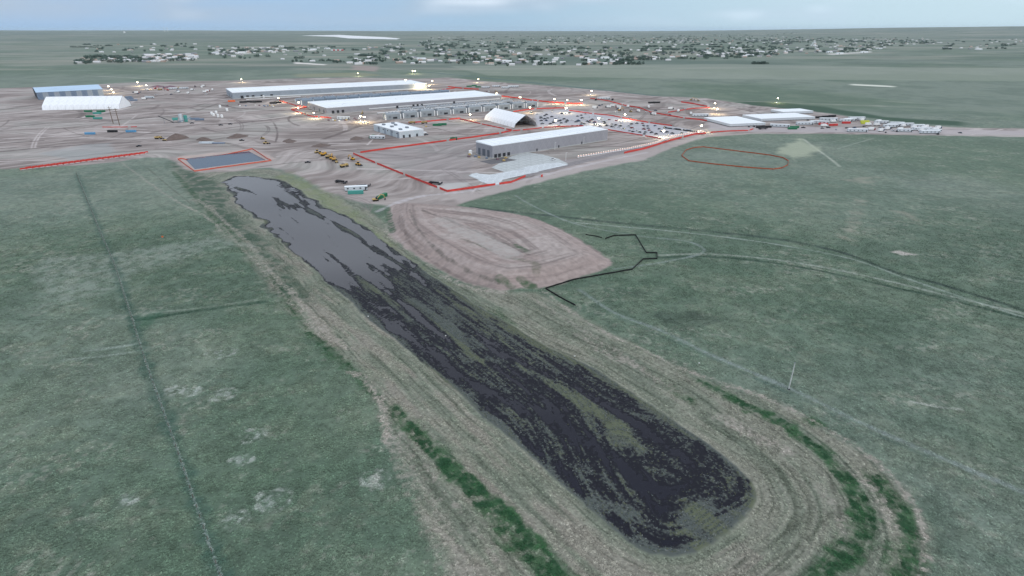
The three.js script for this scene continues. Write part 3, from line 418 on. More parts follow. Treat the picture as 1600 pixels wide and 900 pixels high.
// ---------------------------------------------------------------- data halls: long boxes clad in wall panels under a flat pale roof
function hall(name, label, a, b, width, h, wallMat, nPanels, extra) {
  const L = Math.hypot(b[0] - a[0], b[1] - a[1]), g = new THREE.Group();
  part(g, 'core', box(L - 0.6, h - 0.3, width - 0.6, L / 2, 0, -width / 2), MT.dark);
  const pw = L / nPanels, nSide = Math.max(3, Math.round(width / pw)), sw = width / nSide;
  const fp = box(pw - 0.05, h - 1.1, 0.28, 0, 0.8, 0), sp = box(0.28, h - 1.1, sw - 0.05, 0, 0.8, 0);
  const tones = [wallMat, wallMat.clone(), wallMat.clone()]; tones[1].color.multiplyScalar(0.975); tones[2].color.multiplyScalar(1.02);
  const r = rng(nPanels * 7 + 1);
  for (let i = 0; i < nPanels; i++) for (const z of [-0.14, -width + 0.14]) { const m = part(g, 'wall_panel', fp, tones[r() * 3 | 0]); m.position.set(pw * (i + 0.5), 0, z); }
  for (let i = 0; i < nSide; i++) for (const x of [0.14, L - 0.14]) { const m = part(g, 'wall_panel', sp, tones[r() * 3 | 0]); m.position.set(x, 0, -sw * (i + 0.5)); }
  part(g, 'plinth', box(L + 0.1, 0.8, width + 0.1, L / 2, 0, -width / 2), MT.concrete2);
  const roof = part(g, 'roof', (() => { const q = box(L - 1, 0.4, width - 1, L / 2, h - 0.3, -width / 2), p = q.attributes.position; for (let i = 0; i < p.count; i++) if (p.getY(i) > h) p.setY(i, p.getY(i) + (p.getZ(i) < -width / 2 ? 1.1 : 0)); q.computeVertexNormals(); return q; })(), MT.roof);
  part(roof, 'parapet', M([box(L + 0.2, 0.5, 0.5, L / 2, h - 0.3, -0.2), box(0.5, 0.5, width - 0.4, 0.2, h - 0.3, -width / 2), box(0.5, 0.5, width - 0.4, L - 0.2, h - 0.3, -width / 2), box(L + 0.2, 1.7, 0.5, L / 2, h - 0.3, -width + 0.2)]), MT.trim);
  const seam = box(0.3, 0.14, width - 1.4), ns = Math.round(L / 9); for (let i = 1; i < ns; i++) { const m = part(roof, 'roof_seam', seam, MT.seam); m.position.set(L * i / ns, h + 0.62, -width / 2); m.rotation.x = Math.atan2(1.1, width); }
  if (extra) extra(g, L, width, h, roof);
  add(g, name); g.position.set(a[0], 0, a[1]); g.rotation.y = dirOf(a, b); tag(g, label, 'data hall'); return g;
}
const door = (g, x, w, h, y = 0.4, m = MT.dark) => part(g, 'door', box(w, h, 0.12, x, y, 0.12), m);
const doorSide = (g, z, w, h, y = 0.4, m = MT.doorGrey) => part(g, 'door', box(0.12, h, w, -0.12, y, z), m);
hall('data_hall', 'grey data hall with a plain white roof beside the pale concrete apron', [-20, -587], [114, -693], 29, 12.6, MT.wallGrey, 20, (g, L, W, h, roof) => {
  for (const [z, w] of [[-7, 4], [-15, 5], [-23, 4]]) doorSide(g, z, w, 7);
  for (const x of [4, 9, 15, 21]) door(g, x, 3.6, 3.6, 0.3);
  for (const x of [60, 92, 128]) { door(g, x, 1.6, 2.6); }
  for (let i = 0; i < 6; i++) part(roof, 'roof_drain', cyl(0.25, 0.25, 0.5, 14 + i * 28, h + 0.1, -6, 8), MT.steel);
});
hall('data_hall', 'long grey data hall with white roof, between the two rows of cooling enclosures', [-290, -925], [-20, -1119], 92, 9.2, MT.wallGrey, 34, (g, L, W, h, roof) => {
  for (const [z, w] of [[-14, 6], [-34, 6], [-60, 6]]) doorSide(g, z, w, 5);
  for (const x of [10, 18, 26, 120, 150, 158, 166, 230]) door(g, x, 4, 4.2);
  part(g, 'wall_band', box(L * 0.78, 1.2, 0.1, L * 0.6, 2.6, 0.12), MT.trim);
  for (const [x, z] of [[L - 3, -6], [40, -30], [140, -44]]) part(roof, 'roof_vent', box(3, 1.6, 2.4, x, h + 0.3, z), MT.trim);
});
hall('data_hall', 'farthest long grey data hall with white roof, at the back of the site', [-532, -1138], [-190, -1346], 92, 11.5, MT.wallBlue, 36, (g, L, W, h, roof) => {
  for (const x of [16, 26, 36, 52, 70]) door(g, x, 5, 5);
  for (const [z, w] of [[-20, 6], [-50, 6]]) doorSide(g, z, w, 6);
  part(g, 'wall_band', box(L * 0.9, 1.6, 0.1, L / 2, 0.9, 0.15), MT.trim);
  for (const [x, z] of [[110, -20], [230, -36], [350, -60]]) part(roof, 'roof_vent', box(3.4, 2, 2.6, x, h + 0.3, z), MT.trim);
});

// cooling and generator enclosures in front of the halls
const enclosure = (w, d, h, body, lite) => G(g => {
  part(g, 'housing', extr([[-d / 2, 0], [d / 2, 0], [d / 2, h * 0.72], [d / 2 - h * 0.28, h], [-d / 2 + h * 0.18, h], [-d / 2, h * 0.82]], w, 0.15).rotateY(Math.PI / 2), body);
  for (const s of [-1, 1]) part(g, 'end_panel', box(1.5, h * 0.78, 2.2, s * (w / 2 + 0.85), 0, d / 2 - 1.4), lite);
  part(g, 'louvre', box(w * 0.3, h * 0.3, 0.14, w * 0.12, h * 0.1, d / 2 + 0.07), MT.dark);
  part(g, 'louvre', box(w * 0.16, h * 0.34, 0.14, -w * 0.26, h * 0.24, d / 2 + 0.07), MT.steel);
  for (let i = 0; i < 4; i++) part(g, 'fan_cowl', cyl(1.3, 1.15, 0.9, -w / 2 + (i + 0.5) * w / 4, h - 0.1, -d * 0.1, 12), MT.steel);
  part(g, 'exhaust_stack', cyl(0.4, 0.4, 2.6, w * 0.4, h * 0.9, -d * 0.32, 8), lite);
});
function yardRow(a, b, n, w, d, h, body, lite, key, what, ords) {
  const t = dirOf(a, b);
  for (let i = 0; i < n; i++) place(key + (i % 3), enclosure(w, d, h + (i % 3) * 0.5, body, lite), 'cooling_enclosure', `grey cooling enclosure, ${ords(i, n)} in the row ${what}`, 'enclosure', between(a, b, (i + 0.5) / n), t, 'cooling enclosures ' + what);
}
const ORD = ['first', 'second', 'third', 'fourth', 'fifth', 'sixth', 'seventh', 'eighth', 'ninth', 'tenth', 'eleventh', 'twelfth', 'thirteenth', 'fourteenth', 'fifteenth', 'sixteenth'];
const fromLeft = (i, n) => ORD[i] + ' from the left';
yardRow([-190.1, -864.2], [42.1, -1026.3], 10, 22, 14, 9, mat(C3(150, 158, 164), 0.6, 0, G2), MT.white, 'encB', 'behind the white tent', fromLeft);
yardRow([-373.2, -1049.5], [-130.4, -1218.9], 14, 20, 14, 9.5, mat(C3(122, 138, 154), 0.6, 0, G2), MT.white, 'encA', 'between the two far halls', fromLeft);
yardRow([-401.8, -1099], [-210.8, -1231.6], 9, 22, 8, 5, mat(C3(138, 150, 164), 0.6, 0, G2), MT.palegrey, 'encA2', 'against the farthest hall', fromLeft);
yardRow([-186.7, -958.2], [0, -1081.7], 9, 20, 7, 4.5, mat(C3(164, 170, 176), 0.6, 0, G2), MT.palegrey, 'encB2', 'against the middle hall', fromLeft);
yardRow([-336.4, -1040.1], [-197, -1147.5], 10, 16, 9, 6, mat(C3(112, 130, 150), 0.6, 0, G2), MT.palegrey, 'encA3', 'behind the middle hall', fromLeft);
function pipeRack(label, a, b, y, m) {
  const L = Math.hypot(b[0] - a[0], b[1] - a[1]), g = new THREE.Group();
  for (const dz of [-0.8, 0, 0.8]) part(g, 'pipe', bar([0, y + 0.5, dz], [L, y + 0.5, dz], 0.38, 8), m);
  const n = Math.round(L / 14); for (let i = 0; i <= n; i++) part(g, 'trestle', M([box(0.3, y, 0.3, i * L / n, 0, -1.1), box(0.3, y, 0.3, i * L / n, 0, 1.1), box(0.3, 0.3, 2.6, i * L / n, y - 0.3, 0)]), MT.steel);
  add(g, 'pipe_rack'); g.position.set(a[0], 0, a[1]); g.rotation.y = dirOf(a, b); tag(g, label, 'pipe rack');
}
pipeRack('white pipe rack running along the foot of the middle hall', [-208.8, -916.2], [-13.7, -1063.9], 2.4, MT.white);
pipeRack('white pipe rack along the foot of the farthest hall', [-492.6, -1104.2], [-410.2, -1158.8], 2.2, MT.white);

// ---------------------------------------------------------------- office block, tents, left-hand sheds
{
  const a = [-137, -706], b = [-110, -726], L = Math.hypot(27, 20), W = 74, h = 7.6, g = new THREE.Group();
  part(g, 'core', box(L - 0.5, h - 0.3, W - 0.5, L / 2, 0, -W / 2), MT.dark);
  for (let i = 0; i < 5; i++) part(g, 'wall_panel', box(L / 5 - 0.1, h - 0.4, 0.25, L / 5 * (i + 0.5), 0, -0.12), i % 2 ? MT.wallPale : MT.palegrey);
  for (let i = 0; i < 12; i++) for (const x of [0.12, L - 0.12]) part(g, 'wall_panel', box(0.25, h - 0.4, W / 12 - 0.1, x, 0, -W / 12 * (i + 0.5)), i % 3 ? MT.wallPale : MT.wallBlue);
  for (let i = 0; i < 5; i++) { const w = part(g, 'window', box(0.1, 1.5, 2.4, -0.06, 4.4, -6 - i * 13), MT.glass); part(w, 'frame', M([box(0.14, 0.14, 2.7, -0.05, 4.26, -6 - i * 13), box(0.14, 0.14, 2.7, -0.05, 5.9, -6 - i * 13)]), MT.trim); }
  for (const x of [6, 14, 24]) door(g, x, 2.4, 3.2, 0.1);
  const roof = part(g, 'roof', box(L - 0.8, 0.3, W - 0.8, L / 2, h - 0.3, -W / 2), MT.roof);
  part(roof, 'parapet', M([box(L, 0.8, 0.4, L / 2, h - 0.3, -0.2), box(L, 0.8, 0.4, L / 2, h - 0.3, -W + 0.2), box(0.4, 0.8, W - 0.8, 0.2, h - 0.3, -W / 2), box(0.4, 0.8, W - 0.8, L - 0.2, h - 0.3, -W / 2)]), MT.white);
  for (const [x, z] of [[9, -14], [22, -22], [10, -40], [20, -50], [9, -62], [24, -66]]) part(roof, 'roof_unit', box(3.2, 1.7, 4.2, x, h, z), MT.steel);
  part(g, 'canopy', M([box(5, 0.3, 7, L + 2.5, 3.2, -4), box(0.3, 3.2, 0.3, L + 4.7, 0, -1), box(0.3, 3.2, 0.3, L + 4.7, 0, -7)]), MT.white);
  add(g, 'office_building'); g.position.set(a[0], 0, a[1]); g.rotation.y = dirOf(a, b); tag(g, 'low white-roofed office building standing alone on the bare earth', 'office building');
}
function tent(name, label, a, b, width, h, openEnd, bays, roofMat) {    // fabric hall: ridge from a to b along its near eave
  const L = Math.hypot(b[0] - a[0], b[1] - a[1]), g = new THREE.Group(), prof = t => { const s = Math.abs(t - 0.5) * 2; return h * (s > 0.93 ? mix(0.3, 0, (s - 0.93) / 0.07) : mix(1, 0.3, Math.pow(s / 0.93, 1.12))); };
  const N = 18, bl = L / bays;
  for (let k = 0; k < bays; k++) {                                     // each bay of fabric is a panel
    const pos = [], idx = [];
    for (let i = 0; i <= N; i++) for (const [u, dip] of [[k * bl + 0.06, 0], [k * bl + bl / 2, 0.05], [(k + 1) * bl - 0.06, 0]]) { const t = i / N; pos.push(u, Math.max(0.02, prof(t) - dip), -width * t); }
    for (let i = 0; i < N; i++) for (let j = 0; j < 2; j++) { const A = i * 3 + j; idx.push(A, A + 1, A + 4, A, A + 4, A + 3); }
    const geo = new THREE.BufferGeometry(); geo.setAttribute('position', new THREE.Float32BufferAttribute(pos, 3)); geo.setAttribute('uv', new THREE.Float32BufferAttribute(pos.flatMap((_, i) => i % 3 ? [] : [pos[i] / 8, pos[i + 2] / 8]), 2)); geo.setIndex(idx); geo.computeVertexNormals(); part(g, 'fabric_panel', geo, roofMat);
  }
  for (let k = 0; k <= bays; k++) { const bars = []; for (let i = 0; i < N; i++) bars.push(bar([k * bl, Math.max(0, prof(i / N) - 0.35), -width * i / N], [k * bl, Math.max(0, prof((i + 1) / N) - 0.28), -width * (i + 1) / N], 0.14, 5)); part(g, 'arch', M(bars), MT.steel); }
  const gable = x => { const s = new THREE.Shape(); s.moveTo(0, 0); for (let i = 0; i <= N; i++) s.lineTo(width * i / N, prof(i / N) - 0.1); s.lineTo(width, 0); return new THREE.ExtrudeGeometry(s, { depth: 0.12, bevelEnabled: false }).rotateY(Math.PI / 2).translate(x, 0, 0); };
  part(g, 'gable', gable(0.1), roofMat);
  if (openEnd) { part(g, 'gable_truss', M([bar([L - 0.3, h * 0.55, -2], [L - 0.3, h * 0.55, -width + 2], 0.15), bar([L - 0.3, 0, -width * .3], [L - 0.3, h * 0.75, -width * .3], 0.15), bar([L - 0.3, 0, -width * .7], [L - 0.3, h * 0.75, -width * .7], 0.15)]), MT.steel); } else part(g, 'gable', gable(L - 0.22), roofMat);
  add(g, name); g.position.set(a[0], 0, a[1]); g.rotation.y = dirOf(a, b); tag(g, label, 'tent'); return g;
}
tent('fabric_tent', 'white fabric tent with a dark open gable beside the gravel car park', [-41, -866], [3, -788], 36, 15.5, true, 9, MT.tent);
tent('fabric_tent', 'large white fabric tent behind the pair of tall power poles', [-772, -972], [-656, -990], 44, 19, false, 10, MT.tent);
{
  const a = [-894.5, -1125.4], b = [-814.8, -1194.2], L = Math.hypot(b[0] - a[0], b[1] - a[1]), W = 90, h = 13, g = new THREE.Group();
  for (let i = 0; i < 12; i++) { part(g, 'wall_panel', box(L / 12 - 0.1, h, 0.3, L / 12 * (i + .5), 0, -0.15), i % 2 ? MT.wallBlue : MT.bluegrey); }
  for (let i = 0; i < 8; i++) part(g, 'wall_panel', box(0.3, h, W / 8 - 0.1, L - 0.15, 0, -W / 8 * (i + .5)), MT.wallBlue);
  part(g, 'core', box(L - 0.7, h - 0.2, W - 0.7, L / 2, 0, -W / 2), MT.dark);
  for (const [z0, y0, z1, y1] of [[0.6, h, -W / 2, h + 6], [-W - 0.6, h, -W / 2, h + 6]]) part(g, 'roof', beam([L / 2, y0, z0], [L / 2, y1, z1], L + 1, 0.4), mat(C3(170, 196, 218), 0.5, 0, G1));
  part(g, 'gable', extr([[-W / 2, 0], [W / 2, 0], [0, 5.8]], 0.3).rotateY(Math.PI / 2).translate(L - 0.2, h, -W / 2), MT.wallBlue);
  add(g, 'warehouse'); g.position.set(a[0], 0, a[1]); g.rotation.y = dirOf(a, b); tag(g, 'blue-grey warehouse with pale blue roof behind the large tent', 'warehouse');
}

// ---------------------------------------------------------------- concrete apron by the near hall
function paving(name, label, poly, y, m) { const o = sheet(poly, y, m, 12); tag(add(o, name), label, null, null, 'structure'); }
{
  const lot = [[-19.6, -543.8], [-4.7, -522.3], [7.2, -532.8], [55.5, -560.9], [47.2, -585.4], [31.2, -608.5], [15.2, -618.9], [0, -598.4]];
  const road = [[-39.4, -510.9], [-26.8, -490.5], [-17.4, -477], [-10.4, -478.1], [-8.4, -495.2], [6.9, -509.6], [30.1, -532.8], [55.1, -556.5], [45.8, -566.9], [32.2, -560.9], [12.3, -543.8], [-4.2, -526.2], [-20.4, -514.6], [-34.1, -519.7]];
  paving('pavement', 'buff concrete yard in front of the near hall', lot, 0.06, MT.concrete2);
  const rd = new THREE.Group(); const base = sheet(road, 0.12, MT.concrete, 60); base.name = 'joint_bed'; rd.add(base);
  const xs = road.map(p => p[0]), zs = road.map(p => p[1]), ax = [Math.cos(0.66), -Math.sin(0.66)], bx = [ax[1], -ax[0]], slab = box(7.85, 0.06, 7.85), mats = [MT.concrete, MT.concrete.clone(), MT.concrete.clone()]; mats[1].color.multiplyScalar(0.97); mats[2].color.multiplyScalar(1.02);
  const r = rng(9), c0 = road[0];
  for (let i = -20; i < 40; i++) for (let j = -20; j < 20; j++) { const x = c0[0] + i * 8 * ax[0] + j * 8 * bx[0], z = c0[1] + i * 8 * ax[1] + j * 8 * bx[1]; if (sdf(road, x, z) < -2.4) { const m = part(rd, 'slab', slab, mats[r() * 3 | 0]); m.position.set(x, 0.076, z); m.rotation.y = 0.66; } }
  add(rd, 'concrete_road'); tag(rd, null, null, null, 'structure');
  paving('asphalt_patch', 'dark asphalt patch beside the near hall', [[-32.8, -572.9], [-9.9, -591.8], [5.2, -579.1], [-20.1, -558]], 0.075, MT.asphalt);
  paving('asphalt_road', 'dark asphalt strip along the front of the near hall', [[12.7, -507.2], [49, -543.8], [66.2, -560.9], [143.9, -640.8], [143.3, -652.2], [67.8, -576], [43.9, -558], [8.9, -522.3]], 0.05, mat(C3(138, 132, 132), 0.95, 0, G2));
}

// ---------------------------------------------------------------- fences
function fence(name, label, pts, h, m, { closed = false, gap = 3, sag = 0.08, post = 0.07, th = 0.05, group = null, category = 'fence', dash = 0 } = {}) {
  if (closed) pts = [...pts, pts[0]];
  const samples = []; for (let i = 0; i + 1 < pts.length; i++) { const a = pts[i], b = pts[i + 1], L = Math.hypot(b[0] - a[0], b[1] - a[1]), n = Math.max(1, Math.round(L / gap)); for (let k = 0; k < n; k++) samples.push(between(a, b, k / n)); } samples.push(pts[pts.length - 1]);
  const g = new THREE.Group(), o = samples[0], P = samples.map(([x, z]) => [x - o[0], heightAt(x, z) - heightAt(...o), z - o[1]]), r = rng(Math.round(Math.abs(o[0] * 7 + o[1])));
  const posts = P.map(p => box(post, h + 0.15, post, p[0], p[1] - 0.1, p[2])); const pm = part(g, 'posts', M(posts), MT.post); pm.userData.kind = 'stuff';
  const hs = P.map(() => h * (0.86 + 0.18 * r()));
  let run = [], runs = []; for (let i = 0; i < P.length; i++) { run.push(i); if ((dash && run.length > 2 && r() < dash) || run.length > 14) { runs.push(run); run = dash && r() < 0.8 ? [] : [i]; } } if (run.length > 1) runs.push(run);
  for (const q of runs) {
    if (q.length < 2) continue;
    const pos = [], idx = [];
    for (let k = 0; k < q.length; k++) { const p = P[q[k]], nx = P[Math.min(q[k] + 1, P.length - 1)], pv = P[Math.max(q[k] - 1, 0)]; let dx = nx[0] - pv[0], dz = nx[2] - pv[2]; const l = Math.hypot(dx, dz) || 1; const ox = -dz / l * th, oz = dx / l * th;
      pos.push(p[0] + ox, p[1] + 0.02, p[2] + oz, p[0] + ox, p[1] + hs[q[k]], p[2] + oz, p[0] - ox, p[1] + hs[q[k]], p[2] - oz, p[0] - ox, p[1] + 0.02, p[2] - oz); }
    for (let k = 0; k + 1 < q.length; k++) for (let e = 0; e < 3; e++) { const A = k * 4 + e, B = A + 1; idx.push(A, B, B + 4, A, B + 4, A + 4); }
    const geo = new THREE.BufferGeometry(); geo.setAttribute('position', new THREE.Float32BufferAttribute(pos, 3)); geo.setAttribute('uv', new THREE.Float32BufferAttribute(pos.flatMap((_, i) => i % 3 ? [] : [(pos[i] + pos[i + 2]) / 6, pos[i + 1] / 6]), 2)); geo.setIndex(idx); const ni = geo.toNonIndexed(); ni.computeVertexNormals();
    part(g, 'mesh_panel', ni, m);
  }
  add(g, name); g.position.set(o[0], heightAt(...o), o[1]); tag(g, label, category, group); return g;
}
const red = (label, pts, h = 1.6, o = {}) => fence('safety_fence', label, pts, h, MT.fenceRed, { gap: 4, th: 0.07, dash: 0.03, ...o });
red('red safety fence round the south corner of the near hall yard', [[-168.4, -608.5], [-123.1, -546.5], [-84.5, -495.2], [-52.6, -453.9], [-34.5, -464.2], [-17.4, -474.8], [-1.1, -483.7], [12.1, -506]], 1.9);
red('straight red safety fence running from the yellow machines to the white tent', [[-162.6, -615.4], [-128.9, -644.5], [-89.8, -676.3], [-47.1, -711.1], [-16.3, -739.4], [-0.8, -759.5]], 1.9);
red('red safety fence along the back of the near hall', [[0.8, -759.5], [27.2, -775.3], [43.2, -788.9], [83.2, -800.1], [98, -800.1], [128, -767.3], [160.2, -727.4], [179.8, -702.1]], 1.4, { dash: 0.1 });
red('red safety fence from the tent to the cooling enclosures', [[0, -764.7], [-12.8, -780.7], [-35.4, -808.7], [-59.9, -844.9], [-76.5, -867.5]], 1.5);
red('red safety fence in front of the cooling enclosures', [[-146.7, -829.5], [-128.1, -838.7], [-108.6, -851.3], [-77.1, -874.1]], 1.8, { dash: 0.1 });
red('red safety fence at the end of the middle hall', [[-20.3, -1182.2], [7.4, -1153.1], [35.9, -1114.7], [65.3, -1083.7], [97.4, -1063.9], [124.9, -1054.2]], 2.4);
red('red safety fence north of the gravel car park', [[93.1, -966.3], [125.7, -927.3], [152.4, -905.3], [170.6, -870.8], [195.6, -829.5], [219.6, -803]], 1.6, { dash: 0.1 });
red('red safety fence between the tent and the gravel car park', [[2.1, -950.3], [37.3, -986.9], [90.7, -999.7]], 1.8);
red('red safety fence curving past the long white trailer toward the offices', [[150.2, -1147.5], [178, -1104.2], [196.5, -1035.5], [216, -999.7], [221.6, -942.5], [240.9, -905.3], [257.8, -877.5], [282.1, -851.3], [304.7, -820.4]], 1.8);
red('red safety fence looping round the laydown pad', [[248.2, -942.5], [302.1, -991.2], [335.1, -1004.1]], 1.6);
red('red safety fence beside the black containers', [[307.8, -1083.7], [323.7, -1054.2], [334.9, -1017.3]], 2.2);
red('red safety fence below the row of white barriers', [[119.5, -611.9], [147.3, -637], [187.6, -686.8], [229.7, -732.2], [246.4, -739.4]], 2.2);
red('red safety fence at the edge of the trailer park', [[254.5, -746.9], [279.3, -757], [308.7, -762.1], [320.5, -775.3]], 1.5, { dash: 0.12 });
red('red safety fence east of the farthest hall', [[-148, -1390.6], [-106, -1343.5], [-73.7, -1328.4]], 2.4);
red('red safety fence in the corner west of the middle hall', [[-434, -1109.4], [-372, -1026.3], [-348.4, -1008.4], [-363.6, -974.4], [-307.4, -898.2], [-269.2, -877.5]], 1.8);
red('faint red safety fence north of the blue tarpaulin', [[-554.8, -791.7], [-528.8, -791.7], [-509.6, -794.5]], 1, { dash: 0.3 });
red('red safety fence before the green-roofed trailers', [[-154.2, -1313.7], [-128.9, -1358.8]], 2);
red('short red safety fence panel standing on the haul road', [[25.8, -504.7], [27.6, -507.2]], 2.4);
fence('silt_fence', 'orange silt fence round the rectangular pond', [[-340.5, -582.2], [-287.6, -637], [-242.2, -574.5], [-295.7, -527.5]], 1.2, mat(C3(214, 104, 84), 0.9, 0, G2), { closed: true, gap: 3, th: 0.1 });
fence('silt_fence', 'rust-orange silt fence laid out in a long oval on the pasture', [[177.2, -598.4], [190.6, -629.7], [204.1, -644.5], [215.3, -648.3], [246.9, -622.5], [271.6, -601.7], [279.3, -588.6], [277.6, -572.9], [269.1, -555.1], [257.4, -541], [246.6, -535.5], [225, -542.4], [197, -558], [177.4, -572.9]], 1.1, MT.fenceOrange, { closed: true, gap: 3, th: 0.12 });
fence('silt_fence', 'black silt fence zigzagging across the grass below the earth stockpile', [[59, -340.1], [65.7, -346.2], [79.5, -347.5], [79.5, -315.1], [85.9, -315.1], [83.8, -305.8], [75.4, -304.8], [66.2, -289.5], [32.8, -275.4], [17, -263.9], [22.8, -254.7], [30.3, -244]], 0.9, MT.fenceBlack, { gap: 2.4, th: 0.1 });
fence('silt_fence', 'short broken length of black silt fence north of the zigzag', [[47.3, -347.5], [53.2, -345], [59, -340.1]], 0.7, MT.fenceBlack, { gap: 2.4, dash: 0.5 });
{                                                                     // row of red barrier boards at the left end of the site
  const a = [-461.4, -538.2], b = [-389.8, -615.4], n = 22;
  const build = G(g => { part(g, 'board', box(5, 1.3, 0.12, 0, 0.7, 0), MT.fenceRed); for (const s of [-1, 1]) part(g, 'foot', extr([[-0.8, 0], [0.8, 0], [0.08, 2], [-0.08, 2]], 0.1).rotateY(Math.PI / 2).translate(s * 2, 0, 0), MT.fenceRed); part(g, 'rail', box(5, 0.35, 0.1, 0, 0.2, 0), MT.trim); });
  for (let i = 0; i < n; i++) place('bboard', build, 'barrier_board', 'red barrier board in the row left of the rectangular pond', 'barrier', between(a, b, (i + .5) / n), dirOf(a, b) + 0.35, 'red barrier boards in a row');
  for (let i = 0; i < n; i++) { const q = between(a, b, (i + .1) / n); place('bboard', build, 'barrier_board', 'red barrier board in the row left of the rectangular pond', 'barrier', [q[0] + 1, q[1] + 4.5], dirOf(a, b), 'red barrier boards in a row'); }
}
{                                                                     // white and orange barriers along the haul road
  const path = [[67.5, -591.8], [127.2, -635.2], [150.7, -656.1], [167.5, -672.2], [195.9, -713.4], [233.2, -744.4], [245.4, -749.4]];
  const build = G(g => { part(g, 'block', extr([[-0.6, 0], [0.6, 0], [0.5, 0.35], [0.26, 0.8], [0.22, 1.7], [-0.22, 1.7], [-0.26, 0.8], [-0.5, 0.35]], 2.3, 0.05).rotateY(Math.PI / 2), MT.white); part(g, 'band', box(2.1, 0.4, 0.62, 0, 1.0, 0), MT.orange); part(g, 'warning_lamp', new THREE.SphereGeometry(0.2, 10, 8).translate(0, 1.86, 0), MT.beacon); });
  let run = 1.5; for (let i = 0; i + 1 < path.length; i++) { const a = path[i], b = path[i + 1], L = Math.hypot(b[0] - a[0], b[1] - a[1]); while (run < L) { place('jersey', build, 'road_barrier', 'white and orange road barrier in the long row along the haul road', 'barrier', between(a, b, run / L), dirOf(a, b), 'road barriers along the haul road'); run += 3.6; } run -= L; }
}
{                                                                     // wire stock fence across the western pasture, dry weed caught along it
  const line = curve(FENCELINE, 12), g = new THREE.Group(), o = line[0]; let run = 0; const P = [];
  for (let i = 0; i + 1 < line.length; i++) { const a = line[i], b = line[i + 1], L = Math.hypot(b[0] - a[0], b[1] - a[1]); while (run < L) { const q = between(a, b, run / L); P.push([q[0] - o[0], heightAt(...q), q[1] - o[1]]); run += 4.5; } run -= L; }
  const pg = cyl(0.09, 0.07, 1.5, 0, -0.1, 0, 6); for (const p of P) { const m = part(g, 'post', pg, MT.wood); m.position.set(...p); m.rotation.z = (NT[(p[2] * 31 | 0) & 65535] - 0.5) * 0.14; }
  for (const y of [0.5, 0.85, 1.2]) part(g, 'wire', M(P.slice(1).map((p, i) => bar([P[i][0], P[i][1] + y, P[i][2]], [p[0], p[1] + y, p[2]], 0.012, 3))), MT.steel);
  add(g, 'stock_fence'); g.position.set(o[0], 0, o[1]); tag(g, 'wire stock fence on wooden posts crossing the pasture on the left', 'fence');
  const r = rng(41), tufts = [], t = tuftGeo(0.9, 0.4); for (const [i, q] of line.entries()) { if (!i) continue; const a = line[i - 1], L = Math.hypot(q[0] - a[0], q[1] - a[1]); const n = L * 9; for (let k = 0; k < n; k++) { const p = between(a, q, r()); tufts.push([p[0] + (r() + r() - 1) * 0.6, p[1] + (r() + r() - 1) * 0.4, 0.3 + r() * 0.4]); } }
  scatter('dry_weeds', 'pale dry weeds caught along the wire stock fence', tufts, t, [[128, 144, 136], [146, 158, 150], [100, 120, 110]], 6);
}
function tuftGeo(w, h) { const pos = []; for (let k = 0; k < 5; k++) { const a = k * 1.2566, c = Math.cos(a), s = Math.sin(a), l = 0.35 + 0.2 * (k % 3); pos.push(-s * w * .16, 0, c * w * .16, s * w * .16, 0, -c * w * .16, c * w * l + s * w * .1, h * (0.7 + 0.3 * (k % 2)), s * w * l - c * w * .1, -s * w * .16, 0, c * w * .16, c * w * l + s * w * .1, h * (0.7 + 0.3 * (k % 2)), s * w * l - c * w * .1, c * w * l - s * w * .2, h * 0.62, s * w * l + c * w * .2); } const g = new THREE.BufferGeometry(); g.setAttribute('position', new THREE.Float32BufferAttribute(pos, 3)); g.computeVertexNormals(); return g; }
function scatter(name, label, list, geo, colors, seed) {
  const r = rng(seed), m = new THREE.InstancedMesh(geo, new THREE.MeshStandardMaterial({ roughness: 1, side: THREE.DoubleSide }), list.length), d = new THREE.Object3D(), cs = colors.map(c => C3(...c)), c = new THREE.Color();
  list.forEach(([x, z, s], i) => { d.position.set(x, heightAt(x, z) - 0.03, z); d.rotation.set(0, r() * 6.28, 0); d.scale.set(s, s * (0.7 + 0.6 * r()), s); d.updateMatrix(); m.setMatrixAt(i, d.matrix); c.copy(cs[r() * cs.length | 0]).multiplyScalar(0.8 + 0.4 * r()); m.setColorAt(i, c); });
  add(m, name); tag(m, label, null, null, 'stuff');
}
{                                                                     // weeds standing in the basin, thickest on the humps
  const r = rng(61), wet = [], geo = tuftGeo(0.7, 0.25);
  const xs = fBasin.poly.map(p => p[0]), zs = fBasin.poly.map(p => p[1]), x0 = Math.min(...xs) - 26, x1 = Math.max(...xs) + 30, z0 = Math.min(...zs), z1 = Math.max(...zs) + 14;
  for (let k = 0; k < 2600000 && wet.length < 300000; k++) { const x = mix(x0, x1, r()), z = mix(z0, z1, r()), d = fBasin.at(x, z); if (d > -0.5) continue; const e = floorAt(x, z), [v] = axis(x, z), t = v / AX.L; const vg = 0.065 * sst(0.46, 0.72, t), pr = sst(-0.04 + vg, 0.2 + vg, e) * mix(0.4, 1, sst(0.25, 0.5, t)); const row = 0.5 + 0.5 * Math.cos(6.283 * mix(axis(x, z)[1], d, sst(0.84, 0.98, t)) / 1.5); if (r() < pr * (0.15 + 0.85 * row * row)) wet.push([x, z, 0.25 + r() * 0.38]); }
  scatter('marsh_weeds', 'grey-green weeds standing in the shallow water of the basin', wet, geo, [[92, 100, 98], [112, 116, 112], [74, 84, 80], [88, 93, 68], [62, 70, 70]], 7);
}

